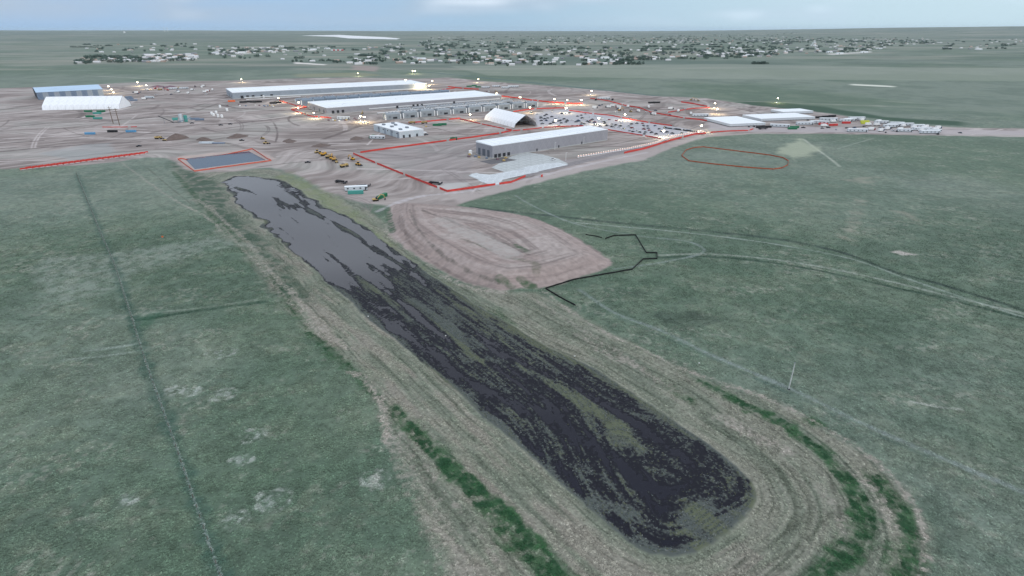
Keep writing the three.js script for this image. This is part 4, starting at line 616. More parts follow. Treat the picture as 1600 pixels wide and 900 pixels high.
{                                                                     // grass tussocks on the nearer pastures and banks, coloured like the turf they grow in
  const r = rng(313), list = [], cols = [], geo = tuftGeo(0.85, 0.3);
  const turf = (x, z) => { for (const s of [strips[1], strips[2]]) if (z <= s.z0 && z > s.z1 && x > s.x0 && x < s.x1) { const i = Math.min(s.w - 1, (x - s.x0) / s.dx | 0), j = Math.min(s.h - 1, (z - s.z0) / s.dz | 0), k = (j * s.w + i) * 3; return [s.buf[k], s.buf[k + 1], s.buf[k + 2]]; } return null; };
  for (let k = 0; k < 1200000 && list.length < 420000; k++) {
    const z = -74 - 372 * Math.pow(r(), 1.3), hw = 1.02 * Math.hypot(z, 120) * 0.9, x = (r() * 2 - 1) * hw, d = fBasin.at(x, z); if (d < 0.6 || fMound.at(x, z) < 1 || fSite.at(x, z) < 2) continue;
    if (r() > sst(-446, -290, z) || r() > 0.25 + 0.9 * sst(0.35, 0.65, fbm(x / 6 + 2, z / 6, 2))) continue; const c = turf(x, z); if (!c) continue;
    const m = mix(1.0, 2.1, r() * r() + 0.15 * r()); list.push([x, z, 0.3 + 0.5 * r()]); cols.push([c[0] * m, c[1] * m, c[2] * m]);
  }
  const im = new THREE.InstancedMesh(geo, new THREE.MeshStandardMaterial({ roughness: 1, side: THREE.DoubleSide }), list.length), D = new THREE.Object3D(), c = new THREE.Color();
  list.forEach(([x, z, s], i) => { D.position.set(x, heightAt(x, z) - 0.03, z); D.rotation.y = r() * 6.28; D.scale.set(s, s * (0.6 + 0.8 * r()), s); D.updateMatrix(); im.setMatrixAt(i, D.matrix); im.setColorAt(i, c.setRGB(...cols[i])); });
  add(im, 'pasture_grass'); tag(im, 'short tussock grass over the pastures and basin banks', null, null, 'stuff');
}
// ---------------------------------------------------------------- poles
place('upole', G(g => { part(g, 'shaft', cyl(0.24, 0.16, 11.3, 0, 0, 0, 10), MT.pole); part(g, 'cap', cyl(0.2, 0.12, 0.25, 0, 11.3, 0, 10), MT.steel); part(g, 'base_collar', cyl(0.5, 0.42, 0.3, 0, 0, 0, 12), MT.dark); }), 'utility_pole', 'lone pale pole standing in the pasture right of the basin', 'pole', [101.3, -174.4]);
const hpole = G(g => { part(g, 'shaft', cyl(0.5, 0.34, 23, 0, 0, 0, 10), MT.wood); for (const y of [19, 21]) part(g, 'cross_arm', box(4.2, 0.35, 0.35, 0, y, 0), MT.wood); for (const s of [-1.8, 1.8]) part(g, 'insulator', cyl(0.16, 0.12, 0.7, s, 21.35, 0, 6), MT.dark); });
place('hpole', hpole, 'power_pole', 'tall dark power pole rising in front of the large tent', 'pole', [-562.2, -826.4], 0.3, 'tall power poles');
place('hpole', hpole, 'power_pole', 'tall dark power pole just outside the corner of the large tent', 'pole', [-542, -808.7], 0.3, 'tall power poles');
const flag = G(g => { part(g, 'staff', cyl(0.05, 0.05, 1.8, 0, 0, 0, 6), MT.post); part(g, 'cloth', extr([[0, 0], [1.1, 0.1], [1.0, 0.85], [0, 0.9]], 0.04).translate(0.03, 0.9, 0), MT.orange); });
place('flag', flag, 'survey_flag', 'small orange survey flag alone on the western pasture', 'flag', [-221.1, -340.1], 0.3);
const stake = G(g => { part(g, 'stake', box(0.12, 0.9, 0.12, 0, 0, 0), MT.post); part(g, 'white_plate', box(0.55, 0.4, 0.08, 0, 0.75, 0), MT.white); });
for (const [p, l] of [[[-28.9, -216.9], 'white marker stake out in the middle of the flooded basin'], [[-66.6, -234.6], 'white marker stake at the left waterline of the basin'], [[25.5, -199.3], 'white marker stake on the tan right bank of the basin'], [[73.4, -191], 'white marker stake beside the pale track right of the basin']]) place('stake', stake, 'marker_stake', l, 'stake', p, 0, null, { y: Math.max(WL, heightAt(...p)) });
place('lpost', G(g => { part(g, 'shaft', cyl(0.16, 0.1, 8, 0, 0, 0, 8), MT.white); part(g, 'arm', box(1.6, 0.15, 0.3, 0.6, 7.9, 0), MT.white); }), 'lamp_post', 'unlit white lamp post midway along the near hall front', 'lamp post', [47.2, -633.3]);
place('lpost', null, 'lamp_post', 'unlit white lamp post near the far end of the near hall front', 'lamp post', [82.9, -668.1]);
place('lpost', null, 'lamp_post', 'unlit white lamp post at the outer corner of the buff concrete yard', 'lamp post', [54.3, -576]);

// ---------------------------------------------------------------- vehicles and site gear
const wheels = (g, xs, zs, r, w = 0.28) => { const geo = new THREE.CylinderGeometry(r, r, w, 12).rotateX(Math.PI / 2); for (const x of xs) for (const z of zs) { const m = part(g, 'wheel', geo, MT.tyre); m.position.set(x, r, z); } };
const paints = { black: mat(C3(26, 28, 34), 0.3), white: mat(C3(226, 228, 230), 0.35), silver: mat(C3(160, 166, 172), 0.35, 0.3), blue: mat(C3(50, 72, 104), 0.3), red: mat(C3(140, 40, 38), 0.35), grey: mat(C3(74, 80, 88), 0.35) };
const car = p => G(g => {
  part(g, 'body', extr([[-2.35, 0.32], [2.3, 0.32], [2.35, 0.72], [2.1, 0.92], [1.0, 1.0], [-2.2, 1.02], [-2.38, 0.8]], 1.84, 0.08), p);
  part(g, 'windows', extr([[-2.0, 1.0], [1.0, 0.98], [0.35, 1.5], [-1.5, 1.52]], 1.6, 0.06), MT.glass); part(g, 'roof', box(1.7, 0.07, 1.44, -0.58, 1.5, 0), p); wheels(g, [-1.45, 1.45], [-0.82, 0.82], 0.34);
});
const pickup = p => G(g => {
  part(g, 'body', extr([[-2.8, 0.5], [2.8, 0.5], [2.85, 1.0], [2.6, 1.2], [1.2, 1.26], [-2.8, 1.26]], 2.0, 0.08), p); part(g, 'cab', extr([[-0.9, 1.24], [1.25, 1.24], [0.7, 1.9], [-0.75, 1.92]], 1.8, 0.08), MT.glass); part(g, 'roof', box(1.35, 0.08, 1.6, -0.05, 1.88, 0), p);
  part(g, 'bed', box(1.75, 0.1, 1.66, -1.88, 1.2, 0), MT.dark); wheels(g, [-1.85, 1.85], [-0.88, 0.88], 0.42);
});
const lotCars = [];
{
  const z8 = [[49, -942.5], [64.8, -950.3], [39.4, -919.9], [71.4, -887.7], [64, -864.2], [49.6, -851.3], [79.2, -844.9], [87.4, -857.7], [106.6, -908.9], [104.5, -877.5], [100, -898.2], [107.1, -870.8], [101.3, -820.4], [116.8, -887.7], [110.4, -797.3], [150.8, -811.6], [156.5, -794.5], [162.9, -757], [148.8, -778], [136.1, -794.5], [129.6, -803], [31.2, -942.5], [43.6, -891.2], [53.8, -820.4], [91.5, -838.7], [115.2, -844.9], [132.7, -870.8], [142.5, -860.9], [151.2, -851.3], [78.4, -927.3], [91.2, -934.9], [115.2, -923.6], [126.9, -898.2], [130.9, -826.4], [143.2, -808.7], [156.2, -770]];
  const zr = [[158.8, -797.3], [183.5, -823.4], [163.4, -759.5], [174.5, -772.6], [171.7, -749.4], [182.2, -780.7], [180, -764.7], [196.3, -803], [181.9, -734.6], [199.3, -749.4], [203.7, -739.4], [167.3, -734.6], [161.8, -794.5], [175.4, -823.4], [216.6, -741.9], [195.5, -775.3], [179, -746.9], [193.9, -754.4], [161.5, -775.3], [194.8, -725]];
  for (let i = 0; i < 22; i++) lotCars.push([between([205, -786.1], [237.9, -751.9], i / 21), 1.2]);
  for (const p of z8) lotCars.push([p, null]); for (const p of zr) lotCars.push([p, null]);
  { const q = rng(88); for (let i = 0; i < 120; i++) { const u = q(), p = between(between([42.2, -927.3], [39.3, -797.3], q()), between([189.5, -826.4], [185.3, -725], q()), u); if (lotCars.every(c => Math.hypot(c[0][0] - p[0], c[0][1] - p[1]) > 6.5)) lotCars.push([p, null]); } }
  const r = rng(12), names = Object.keys(paints);
  lotCars.forEach(([p, t], i) => {
    const n = r() < 0.42 ? 'black' : r() < 0.3 ? 'white' : names[r() * names.length | 0], pk = r() < 0.45, where = t ? 'in the tight row at the far edge of the gravel lot' : 'in the gravel car park beyond the near hall';
    place((pk ? 'pk' : 'car') + n, (pk ? pickup : car)(paints[n]), pk ? 'pickup_truck' : 'parked_car', `${n} ${pk ? 'pickup truck' : 'car'} parked ${where}`, pk ? 'pickup' : 'car', p, t ?? (r() < 0.7 ? 0.66 : 2.2) + (r() - 0.5) * 0.1, 'vehicles parked ' + where);
  });
}
const looseCar = (n, pk, label, p, t) => place((pk ? 'pk' : 'car') + n, (pk ? pickup : car)(paints[n]), pk ? 'pickup_truck' : 'parked_car', label, pk ? 'pickup' : 'car', p, t);
looseCar('black', true, 'black pickup truck on the earth between the pond and the yellow machines', [-202.6, -565.4], 0.4);
looseCar('black', true, 'black pickup truck behind the red barrier boards', [-422, -652.2], 0.9);
looseCar('grey', true, 'grey pickup truck parked by the end of the office building', [-107.7, -729.8], 0.6);
looseCar('black', true, 'black pickup truck north of the rectangular pond, beside the dozer', [-321.4, -689], 0.1);
looseCar('black', true, 'black pickup truck on the open earth left of the yellow machine row', [-451.2, -826.4], 0.5);
looseCar('black', true, 'black pickup truck on the haul road east of the power poles', [-402.3, -808.7], 0.2);
looseCar('black', true, 'black pickup truck on the open earth south of the dark flatbeds', [-393, -817.5], 0.2);
looseCar('white', true, 'white pickup truck on the buff concrete yard', [41.5, -579.1], 0.7);
[[[391.8, -786.1], 'black'], [[414.9, -780.7], 'grey'], [[425.4, -786.1], 'black'], [[448.9, -783.4], 'black'], [[459.2, -783.4], 'blue'], [[479.9, -797.3], 'black'], [[462.6, -762.1], 'black'], [[502.7, -823.4], 'grey'], [[506.5, -780.7], 'black'], [[479.4, -746.9], 'black'], [[498, -754.4], 'black'], [[427.4, -770], 'silver'], [[537.5, -734.6], 'black'], [[321.8, -794.5], 'black'], [[329.8, -797.3], 'black'], [[431.7, -857.7], 'black'], [[496.2, -759.5], 'white'], [[495.2, -786.1], 'silver'], [[523.6, -770], 'white'], [[572.8, -744.4], 'grey']].forEach(([p, n], i) => place((i % 2 ? 'car' : 'pk') + n, (i % 2 ? car : pickup)(paints[n]), i % 2 ? 'parked_car' : 'pickup_truck', `${n} ${i % 2 ? 'car' : 'pickup truck'} among the trailers on the road to the right`, i % 2 ? 'car' : 'pickup', p, 0.1 * i, 'vehicles among the trailers'));

const trailer = (L, W, h, m) => G(g => {                              // site office trailer
  part(g, 'body', new THREE.BoxGeometry(L, h, W).translate(0, h / 2 + 0.7, 0), MT.palegrey); part(g, 'roof', extr([[-W / 2 - .1, 0], [W / 2 + .1, 0], [W / 2, 0.18], [0, 0.36], [-W / 2, 0.18]], L + 0.2).rotateY(Math.PI / 2).translate(0, h + 0.7, 0), m);
  for (let i = 0; i < Math.round(L / 5); i++) { const x = -L / 2 + 2.4 + i * 5; part(g, 'window', box(1.4, 1, 0.08, x, 1.7, W / 2 + 0.02), MT.glass); }
  part(g, 'door', box(0.95, 2.1, 0.1, L / 2 - 1.6, 0.8, W / 2 + 0.02), MT.dark); part(g, 'skirt', box(L - 0.4, 0.7, W - 0.4, 0, 0, 0), MT.dark);
});
const place2 = (key, b, name, cat) => (label, p, t = 0, group = null) => place(key, b, name, label, cat, p, t, group);
const office18 = place2('off18', trailer(18, 3.6, 3, MT.roof), 'office_trailer', 'trailer'), office24 = place2('off24', trailer(24, 4.2, 3.2, MT.roof), 'office_trailer', 'trailer');
// three blocks of joined office trailers
const block = (what, c, t, n, pitch, L) => { for (let i = 0; i < n; i++) { const k = i - (n - 1) / 2; place('blk' + L, trailer(L, pitch - 0.25, 3.1, MT.roof), 'office_trailer', `white office trailer, ${ORD[i]} from left, in the block ${what}`, 'trailer', [c[0] + Math.cos(t) * k * pitch, c[1] - Math.sin(t) * k * pitch], t + Math.PI / 2, 'office trailers in the block ' + what); } };
block('nearest the haul road', [315, -834], 0.25, 12, 4.6, 66);
block('behind the first', [397, -878], 0.25, 20, 4.6, 44);
block('by the green slope', [446, -942], 0.25, 12, 4.6, 30);
office24('white site trailer standing left of the joined office blocks', [286.9, -898.2], 0.05);
office24('long white site trailer with dark ends beyond the gravel car park', [174.5, -1136.4], 0.02);
office24('white trailer with a green base beside the green container', [363.5, -794.5], -0.25); office24('pale trailer behind the green container', [406.8, -814.5], 0.1); office24('pale grey trailer east of the office blocks', [433.2, -826.4], -0.25);
office24('white trailer behind the red container row', [460, -854.5], -0.1); office18('white trailer between the red containers and the yellow one', [480, -844.9], 0.05); office24('white trailer beside the yellow container', [506.3, -864.2], 0.08);
office24('white trailer with a mint shine nearest the pasture', [446.6, -754.4], -0.1); office18('white trailer parked alone on the empty stretch of road', [523.5, -803], 0); office18('small white trailer by the grass beyond the empty stretch of road', [542.9, -805.8], 0); office24('white trailer at the end of the trailer road, back row', [538.8, -767.3], 0.05); office24('white trailer at the end of the trailer road, front row', [531.9, -741.9], 0);
office18('white trailer by the gate of the far yard, among green containers', [-59.7, -1366.6], 0.1); office18('white trailer east of the green containers of the far yard', [-37.1, -1393.8], 0.1); office24('white trailer at the end of the far yard row', [2.9, -1382.5], 0.1); office18('white trailer in the far yard before the green containers', [-14.5, -1358.8], 0.1);
office18('white site trailer at the edge of the basin bank', [-127.8, -459], 0.2);
office18('white trailer beside the lamps west of the middle hall', [-248.4, -867.5], 0.05); office18('white trailer next to the small green container near the office', [-162.8, -702.1], -0.1);
office18('white trailer by the lamps at the far left yard', [-700.2, -1153.1], -0.2); office18('white trailer in the far-left machine yard', [-734.7, -1343.5], 0.2); office18('white trailer in the middle of the far-left machine yard', [-753.5, -1335.9], 0.5);

const container = m => G(g => {
  part(g, 'shell', box(12, 2.6, 2.5, 0, 0.1, 0), m); const rib = box(0.12, 2.3, 0.08); for (let i = 0; i < 14; i++) for (const s of [-1, 1]) { const k = part(g, 'rib', rib, m); k.position.set(-5.6 + i * 0.86, 0.25, s * 1.28); }
  part(g, 'door', box(0.08, 2.4, 2.3, 6.03, 0.2, 0), m); part(g, 'base_rail', box(12.1, 0.15, 2.6, 0, 0, 0), MT.dark);
});
const cont = (k, label, p, t = 0, group = null) => place('cont' + k, container(MT[k]), 'shipping_container', label, 'container', p, t, group);
cont('green', 'green container at the front of the trailer rows beside the road', [379.8, -786.1], 0.05); cont('green', 'green container against its twin at the front of the trailer rows', [372.3, -775.3], 0.05);
cont('red', 'red container lying across the trailer rows', [442.4, -805.8], 0.2); cont('red', 'red container with white trailer behind it', [432.7, -814.5], -0.3); cont('red', 'red container under the white trailer by the yellow one', [471.1, -826.4], 0.1);
cont('lime', 'yellow container at the back of the trailer rows', [504.1, -838.7], 0.05); cont('lime', 'yellow container close beside another yellow one', [496.4, -823.4], 0.05);
cont('green', 'green container south of the cooling enclosures, left of a pair', [-103.1, -805.8], 0.1); cont('green', 'green container south of the cooling enclosures, right of a pair', [-96.7, -811.6], 0.1);
cont('green', 'small-looking green container near the office building', [-171.8, -711.1], 1.4);
for (const [p, l] of [[[-99.7, -1398.7], 'left'], [[-88.8, -1415.3], 'middle'], [[-78, -1382.5], 'right']]) cont('green', `green container in the far yard, ${l} of three`, p, 0.3);
cont('black', 'black container west of the laydown pad, left of a pair', [250.9, -1068.8], 0); cont('black', 'black container west of the laydown pad, right of a pair', [261.2, -1073.7], 0);
[[459.9, -880.9], [473, -887.7], [486.2, -894.7]].forEach((p, i) => cont('black', `black container in the back row of the trailer park, ${ORD[i]} from the left`, p, 0.25));
[[334.1, -786.1], [343.9, -788.9]].forEach((p, i) => cont('black', `black container in front of the office blocks, ${ORD[i]} from the left`, p, 0.1));
[[-681.4, -950.3], [-651.7, -927.3], [-638.4, -891.2], [-613.3, -870.8], [-660.8, -950.3]].forEach((p, i) => cont(['green', 'teal', 'green', 'teal', 'green'][i], `${['green', 'teal', 'green', 'teal', 'green'][i]} container below the large tent, ${ORD[i]} from the tent wall`, p, 0.05 * i));
[[-487.5, -1078.7], [-480.4, -1083.7], [-469.8, -1080.7], [-461.7, -1083.7], [-427.3, -1063.9], [-423, -1073.7]].forEach((p, i) => cont('black', `dark container in front of the farthest hall, ${ORD[i]} from the left`, p, 0.1));
[[157.6, -1120.1], [188.9, -1120.1]].forEach((p, i) => cont('black', `black container at the ${i ? 'right' : 'left'} end of the long white site trailer`, p, 1.3));
cont('blue', 'pale blue container behind the red barrier boards', [-491.5, -751.9], 0.1); cont('blue', 'pale blue container by the photo edge behind the red barrier boards', [-532.7, -734.6], 0.05); cont('black', 'dark container left of the pale blue one', [-515.5, -751.9], 0.02);
[[-730.1, -1125.4], [-728.3, -1136.4], [-704.7, -1109.4], [-748.1, -1164.6]].forEach((p, i) => cont('bluegrey', `blue-grey container by the large tent, ${ORD[i]} from the tent`, p, 0.4));
[[-465.8, -864.2], [-456, -857.7]].forEach((p, i) => cont('bluegrey', `blue-grey container beside the crushing plant, ${i ? 'right' : 'left'} of two`, p, 0.2));
cont('teal', 'teal container below the white site trailer at the basin bank', [-125.6, -448], 0.1); cont('green', 'green container at the start of the earth stockpile', [-102.1, -436.5], 1.2);
cont('orange', 'orange container at the left end of the farthest hall', [-515.3, -1093.8], 0.2);

const boxTruck = c => G(g => { part(g, 'cargo_box', box(7, 2.9, 2.5, -1.4, 1, 0), MT.white); part(g, 'cab', extr([[2.3, 0.8], [4.4, 0.8], [4.4, 1.7], [3.9, 2.7], [2.3, 2.8]], 2.3, 0.1), c); part(g, 'windscreen', extr([[3.6, 1.75], [4.3, 1.75], [3.92, 2.55], [3.6, 2.6]], 2.34), MT.glass); part(g, 'chassis', box(9, 0.4, 1.4, -0.4, 0.6, 0), MT.dark); wheels(g, [-3.4, 3.2], [-1, 1], 0.5, 0.4); });
{ const q = rng(321); for (let i = 0; i < 90; i++) { const u = q(), v = q(), a = between([403.8, -775.3], [544.9, -739.4], u), b = between([474.7, -891.2], [577, -786.1], u), p = between(a, b, v), c = ['white', 'blue', 'red', 'grey'][i % 4]; if (!free(p, 10)) continue;
  if (i % 3 < 2) place('bt' + c, boxTruck(paints[c]), 'box_truck', `white box truck with ${c} cab in the trailer park to the right`, 'truck', p, q() * 0.5, 'box trucks in the trailer park'); else place('off18', null, 'office_trailer', 'plain white office trailer loose in the trailer park to the right', 'trailer', p, q() * 0.4 - 0.2, 'loose office trailers in the trailer park'); }
  for (let i = 0; i < 34; i++) { const p = between(between([116.6, -1083.7], [132.8, -942.5], q()), between([316.2, -974.4], [271.8, -844.9], q()), q()); const c = ['white', 'grey', 'blue', 'red'][i % 4]; if (!free(p, 10)) continue; if (i % 2) place('bt' + c, boxTruck(paints[c]), 'box_truck', `white box truck with ${c} cab beyond the gravel car park`, 'truck', p, q() * 3, 'box trucks beyond the car park'); else place('pk' + c, pickup(paints[c]), 'pickup_truck', `${c} pickup truck on the earth beyond the gravel car park`, 'pickup', p, q() * 3, 'pickups beyond the car park'); }
  for (let i = 0; i < 26; i++) { const p = between(between([-864.2, -1328.4], [-699.6, -1083.7], q()), between([-711.8, -1423.8], [-582, -1194.2], q()), q()); const c = ['white', 'grey', 'blue', 'red'][i % 4]; if (!free(p, 10)) continue; if (i % 2) place('bt' + c, boxTruck(paints[c]), 'box_truck', `white box truck with ${c} cab in the far-left machine yard`, 'truck', p, q() * 3, 'box trucks in the machine yard'); else place('pk' + c, pickup(paints[c]), 'pickup_truck', `${c} pickup truck in the far-left machine yard`, 'pickup', p, q() * 3, 'pickups in the machine yard'); }
}
const pallet = m => G(g => { part(g, 'base', box(2.6, 0.2, 2.6, 0, 0, 0), MT.wood); part(g, 'stack', M([box(2.4, 1.4, 1.1, 0, 0.2, -0.62), box(2.4, 1.1, 1.1, 0, 0.2, 0.62)]), m); });
{ const q = rng(55), ms = ['white', 'mauve', 'bluegrey', 'tan']; for (const [A, B, n, where] of [[[-175.1, -759.5], [-88.4, -808.7], 22, 'south of the cooling enclosures'], [[-43.5, -598.4], [-6.5, -579.1], 16, 'before the near hall gable'], [[-276.4, -844.9], [-227.5, -870.8], 16, 'before the lamps west of the middle hall'], [[-146.4, -1244.6], [-13.9, -1299.3], 20, 'north of the middle hall'], [[-491.3, -1035.5], [-398.6, -1026.3], 16, 'before the farthest hall']]) for (let i = 0; i < n; i++) { const p = between(A, B, q()), m = ms[i % 4]; p[0] += (q() - .5) * 16; p[1] += (q() - .5) * 16; if (!free(p, 6) || (where.includes('enclosures') && !free(p, 14))) continue; place('plt' + m, pallet(MT[m]), 'pallet_stack', `${m === 'bluegrey' ? 'blue-grey' : m} stack of material on a pallet ${where}`, 'pallet', p, q() * 3, 'pallets ' + where); } }
// heavy machines
const dumper = m => G(g => {
  part(g, 'chassis', box(8.4, 0.7, 1.6, 0, 0.9, 0), MT.dark); part(g, 'cab', extr([[2.3, 1.4], [4.3, 1.4], [4.2, 2.2], [3.7, 3.3], [2.4, 3.4]], 2.3, 0.1), m); part(g, 'windscreen', extr([[3.5, 2.3], [4.24, 2.3], [3.8, 3.1], [3.5, 3.1]], 2.34), MT.glass);
  part(g, 'tipper_body', extr([[-4.4, 2.4], [-3.6, 1.5], [1.6, 1.5], [2.0, 3.3], [-4.2, 3.0]], 3, 0.12), m); part(g, 'load', extr([[-3.6, 2.9], [1.4, 3.1], [-0.8, 3.7]], 2.2), MT.soil); wheels(g, [-3, -1.2, 3.2], [-1.25, 1.25], 0.85, 0.6);
});
const loader = m => G(g => {
  part(g, 'body', extr([[-3.2, 1], [1.8, 1], [1.8, 1.8], [-0.6, 2.2], [-3.2, 2.1]], 2.2, 0.1), m); part(g, 'cab', box(1.6, 1.7, 1.6, -0.1, 2, 0), MT.glass); part(g, 'cab_roof', box(1.9, 0.15, 1.9, -0.1, 3.7, 0), m); part(g, 'lift_arm', M([bar([0.8, 1.9, -0.7], [3.6, 0.9, -0.7], 0.18), bar([0.8, 1.9, 0.7], [3.6, 0.9, 0.7], 0.18)]), m);
  part(g, 'bucket', extr([[3.4, 0.2], [5, 0.15], [3.9, 0.6], [3.6, 1.4], [3.3, 1.2]], 2.9), MT.dark); wheels(g, [-2, 1.7], [-1.15, 1.15], 0.85, 0.6);
});
const excavator = m => G(g => {
  for (const s of [-1, 1]) part(g, 'track', extr([[-2.2, 0.2], [-1.9, 0], [1.9, 0], [2.2, 0.2], [2.2, 0.7], [1.9, 0.95], [-1.9, 0.95], [-2.2, 0.7]], 0.7).translate(0, 0, s * 1.15), MT.tyre);
  part(g, 'house', extr([[-2.6, 1.1], [1.5, 1.1], [1.5, 1.8], [-0.4, 2.2], [-2.6, 2.1]], 2.6, 0.12), m); part(g, 'cab', box(1.5, 1.6, 1.1, 0.7, 1.6, 0.75), MT.glass); part(g, 'boom', M([beam([1.2, 1.7, -0.3], [4.0, 4.8, -0.3], 0.5, 0.6), beam([4.0, 4.8, -0.3], [6.4, 4.2, -0.3], 0.45, 0.5)]), m); part(g, 'stick', beam([6.4, 4.3, -0.3], [7.2, 1.6, -0.3], 0.35, 0.45), m); part(g, 'bucket', extr([[6.6, 0.5], [7.6, 0.3], [7.7, 1.5], [7.0, 1.7]], 1.3).translate(0, 0, -0.3), MT.dark);
});
const dozer = m => G(g => { for (const s of [-1, 1]) part(g, 'track', extr([[-2, 0.2], [-1.7, 0], [1.7, 0], [2, 0.3], [1.8, 1], [-1.6, 1.1], [-2, 0.7]], 0.6).translate(0, 0, s * 1.05), MT.tyre); part(g, 'body', extr([[-1.9, 0.9], [2, 0.9], [2, 1.9], [0.4, 2], [-1.9, 1.7]], 1.6, 0.1), m); part(g, 'cab', box(1.4, 1.4, 1.5, -0.5, 1.8, 0), MT.glass); part(g, 'blade', extr([[2.5, 0.1], [2.8, 0.05], [2.6, 0.8], [2.9, 1.4], [2.5, 1.4]], 3.6), m); part(g, 'push_arm', box(3, 0.25, 3.1, 1, 0.5, 0), MT.dark); });
const machines = { dumper: [dumper, 'dump_truck', 'dump truck'], loader: [loader, 'wheel_loader', 'loader'], excavator: [excavator, 'excavator', 'excavator'], dozer: [dozer, 'bulldozer', 'bulldozer'] };
const machine = (k, c, label, p, t) => place(k + c, machines[k][0](MT[c]), machines[k][1], label, machines[k][2], p, t);
[['loader', [-208.6, -615.4]], ['dozer', [-203.6, -610.2]], ['dumper', [-197.6, -601.7]], ['dumper', [-189.5, -590.2]], ['excavator', [-184.4, -583.8]], ['dumper', [-179.5, -576]], ['loader', [-174.4, -566.9]]].forEach(([k, p], i) => machine(k, i % 3 === 0 ? 'tan' : 'yellow', `yellow ${machines[k][2]}, ${ORD[i]} from the far end of the parked machine row`, p, 1.1 + i * 0.13));
machine('dumper', 'tan', 'yellow dump truck at the near end of the parked machine row', [-161.3, -546.5], 0.8); machine('excavator', 'yellow', 'yellow excavator parked right of the machine row, the farther of two', [-161.6, -579.1], 2.4); machine('loader', 'yellow', 'orange-yellow loader parked right of the machine row, the nearer of two', [-149.5, -553.7], -0.6);
machine('excavator', 'tan', 'dark excavator at the bank below the earth stockpile start', [-105.1, -427.3], 0.3); machine('excavator', 'tan', 'excavator with raised boom in front of the middle hall', [-235.3, -927.3], 1.6);
machine('dozer', 'tan', 'bulldozer north of the pond, right of the black pickup', [-301.4, -699.9], 0.2); machine('loader', 'tan', 'loader north of the pond near its right corner', [-284.2, -668.1], 0.1); machine('dumper', 'tan', 'dump truck left of the dark earth pile', [-427.8, -702.1], 0.1); machine('dozer', 'tan', 'bulldozer at the foot of the dark earth pile', [-413.5, -689], 0.2);
machine('dumper', 'green', 'green dump truck waiting by the straight red fence', [-69.9, -695.5], 0.2); machine('dumper', 'tan', 'dump truck by the cooling enclosures, left of two', [-140.8, -826.4], 0.2); machine('dumper', 'tan', 'dump truck by the cooling enclosures, right of two', [-123.6, -826.4], 0.2);
machine('excavator', 'tan', 'excavator at the back edge of the site, left of two', [336.9, -1120.1], 0.4); machine('excavator', 'tan', 'excavator at the back edge of the site, right of two', [345.4, -1104.2], 2.8);
machine('excavator', 'yellow', 'excavator digging beyond the car park, left of two', [175.7, -966.3], 0.3); machine('dozer', 'tan', 'bulldozer beyond the car park', [190.4, -950.3], 0.3);
[[-797.7, -1343.5], [-770.9, -1313.7], [-787.6, -1358.8], [-750.1, -1306.5], [-754.3, -1358.8], [-732.8, -1390.6]].forEach((p, i) => machine(['excavator', 'dumper', 'loader'][i % 3], ['red', 'tan', 'mauve'][i % 3], `${machines[['excavator', 'dumper', 'loader'][i % 3]][2]} in the far-left machine yard, ${ORD[i]} from the left`, p, i));
const flatbed = G(g => { part(g, 'deck', box(13, 0.35, 2.6, 0, 1.1, 0), MT.dark); part(g, 'headboard', box(0.2, 1.3, 2.6, 6.4, 1.4, 0), MT.dark); part(g, 'load', M([box(8, 0.9, 1.1, -1, 1.45, -0.6), box(8, 0.9, 1.1, -1, 1.45, 0.6)]), MT.black); wheels(g, [-5, -3.8, 4], [-1.05, 1.05], 0.5, 0.4); });
place('flatbed', flatbed, 'flatbed_trailer', 'dark flatbed trailer loaded with pipe above the white site trailer', 'flatbed', [-147.2, -483.7], -0.5); place('flatbed', flatbed, 'flatbed_trailer', 'dark flatbed trailer behind the white site trailer at the basin bank', 'flatbed', [-125, -469.4], 0.4);
place('flatbed', flatbed, 'flatbed_trailer', 'dark flatbed trailer on the earth inside the near hall fence', 'flatbed', [-65.6, -479.2], -0.35); place('flatbed', flatbed, 'flatbed_trailer', 'dark flatbed trailer beside the green trailer front', 'flatbed', [333.2, -775.3], 0.25);
// crushing plant
place('crusher', G(g => { part(g, 'hopper', extr([[-3, 4], [3, 4], [4, 7], [-4, 7]], 5, 0.1), MT.teal); part(g, 'frame', M([box(0.4, 4, 0.4, -2.6, 0, -2), box(0.4, 4, 0.4, 2.6, 0, -2), box(0.4, 4, 0.4, -2.6, 0, 2), box(0.4, 4, 0.4, 2.6, 0, 2), box(7, 0.4, 5, 0, 3.6, 0)]), MT.steel); part(g, 'conveyor', beam([-3, 1, 0], [-20, 11, 0], 1.4, 0.8), MT.dark); part(g, 'conveyor', beam([3, 1, 0], [20, 7, 6], 1.2, 0.7), MT.bluegrey); part(g, 'conveyor_leg', M([bar([-14, 0, 1], [-14, 7.4, 0], 0.2), bar([-14, 0, -1], [-14, 7.4, 0], 0.2)]), MT.steel); part(g, 'silo', cyl(2.4, 2.4, 11, 7, 0, -6, 14), MT.palegrey); part(g, 'silo', cyl(2.4, 2.4, 9, 13, 0, -6, 14), MT.teal); }), 'crushing_plant', 'rock crushing plant with conveyors and silos on the open earth', 'crusher', [-477, -832.5], 0.5);
const tank = G(g => { part(g, 'vessel', cyl(1.8, 1.8, 3.6, 0, 0.2, 0, 16), MT.white); part(g, 'dome', new THREE.SphereGeometry(1.8, 14, 6, 0, 6.283, 0, 1.57).scale(1, 0.35, 1).translate(0, 3.8, 0), MT.white); part(g, 'base', cyl(2, 2, 0.2, 0, 0, 0, 16), MT.concrete2); });
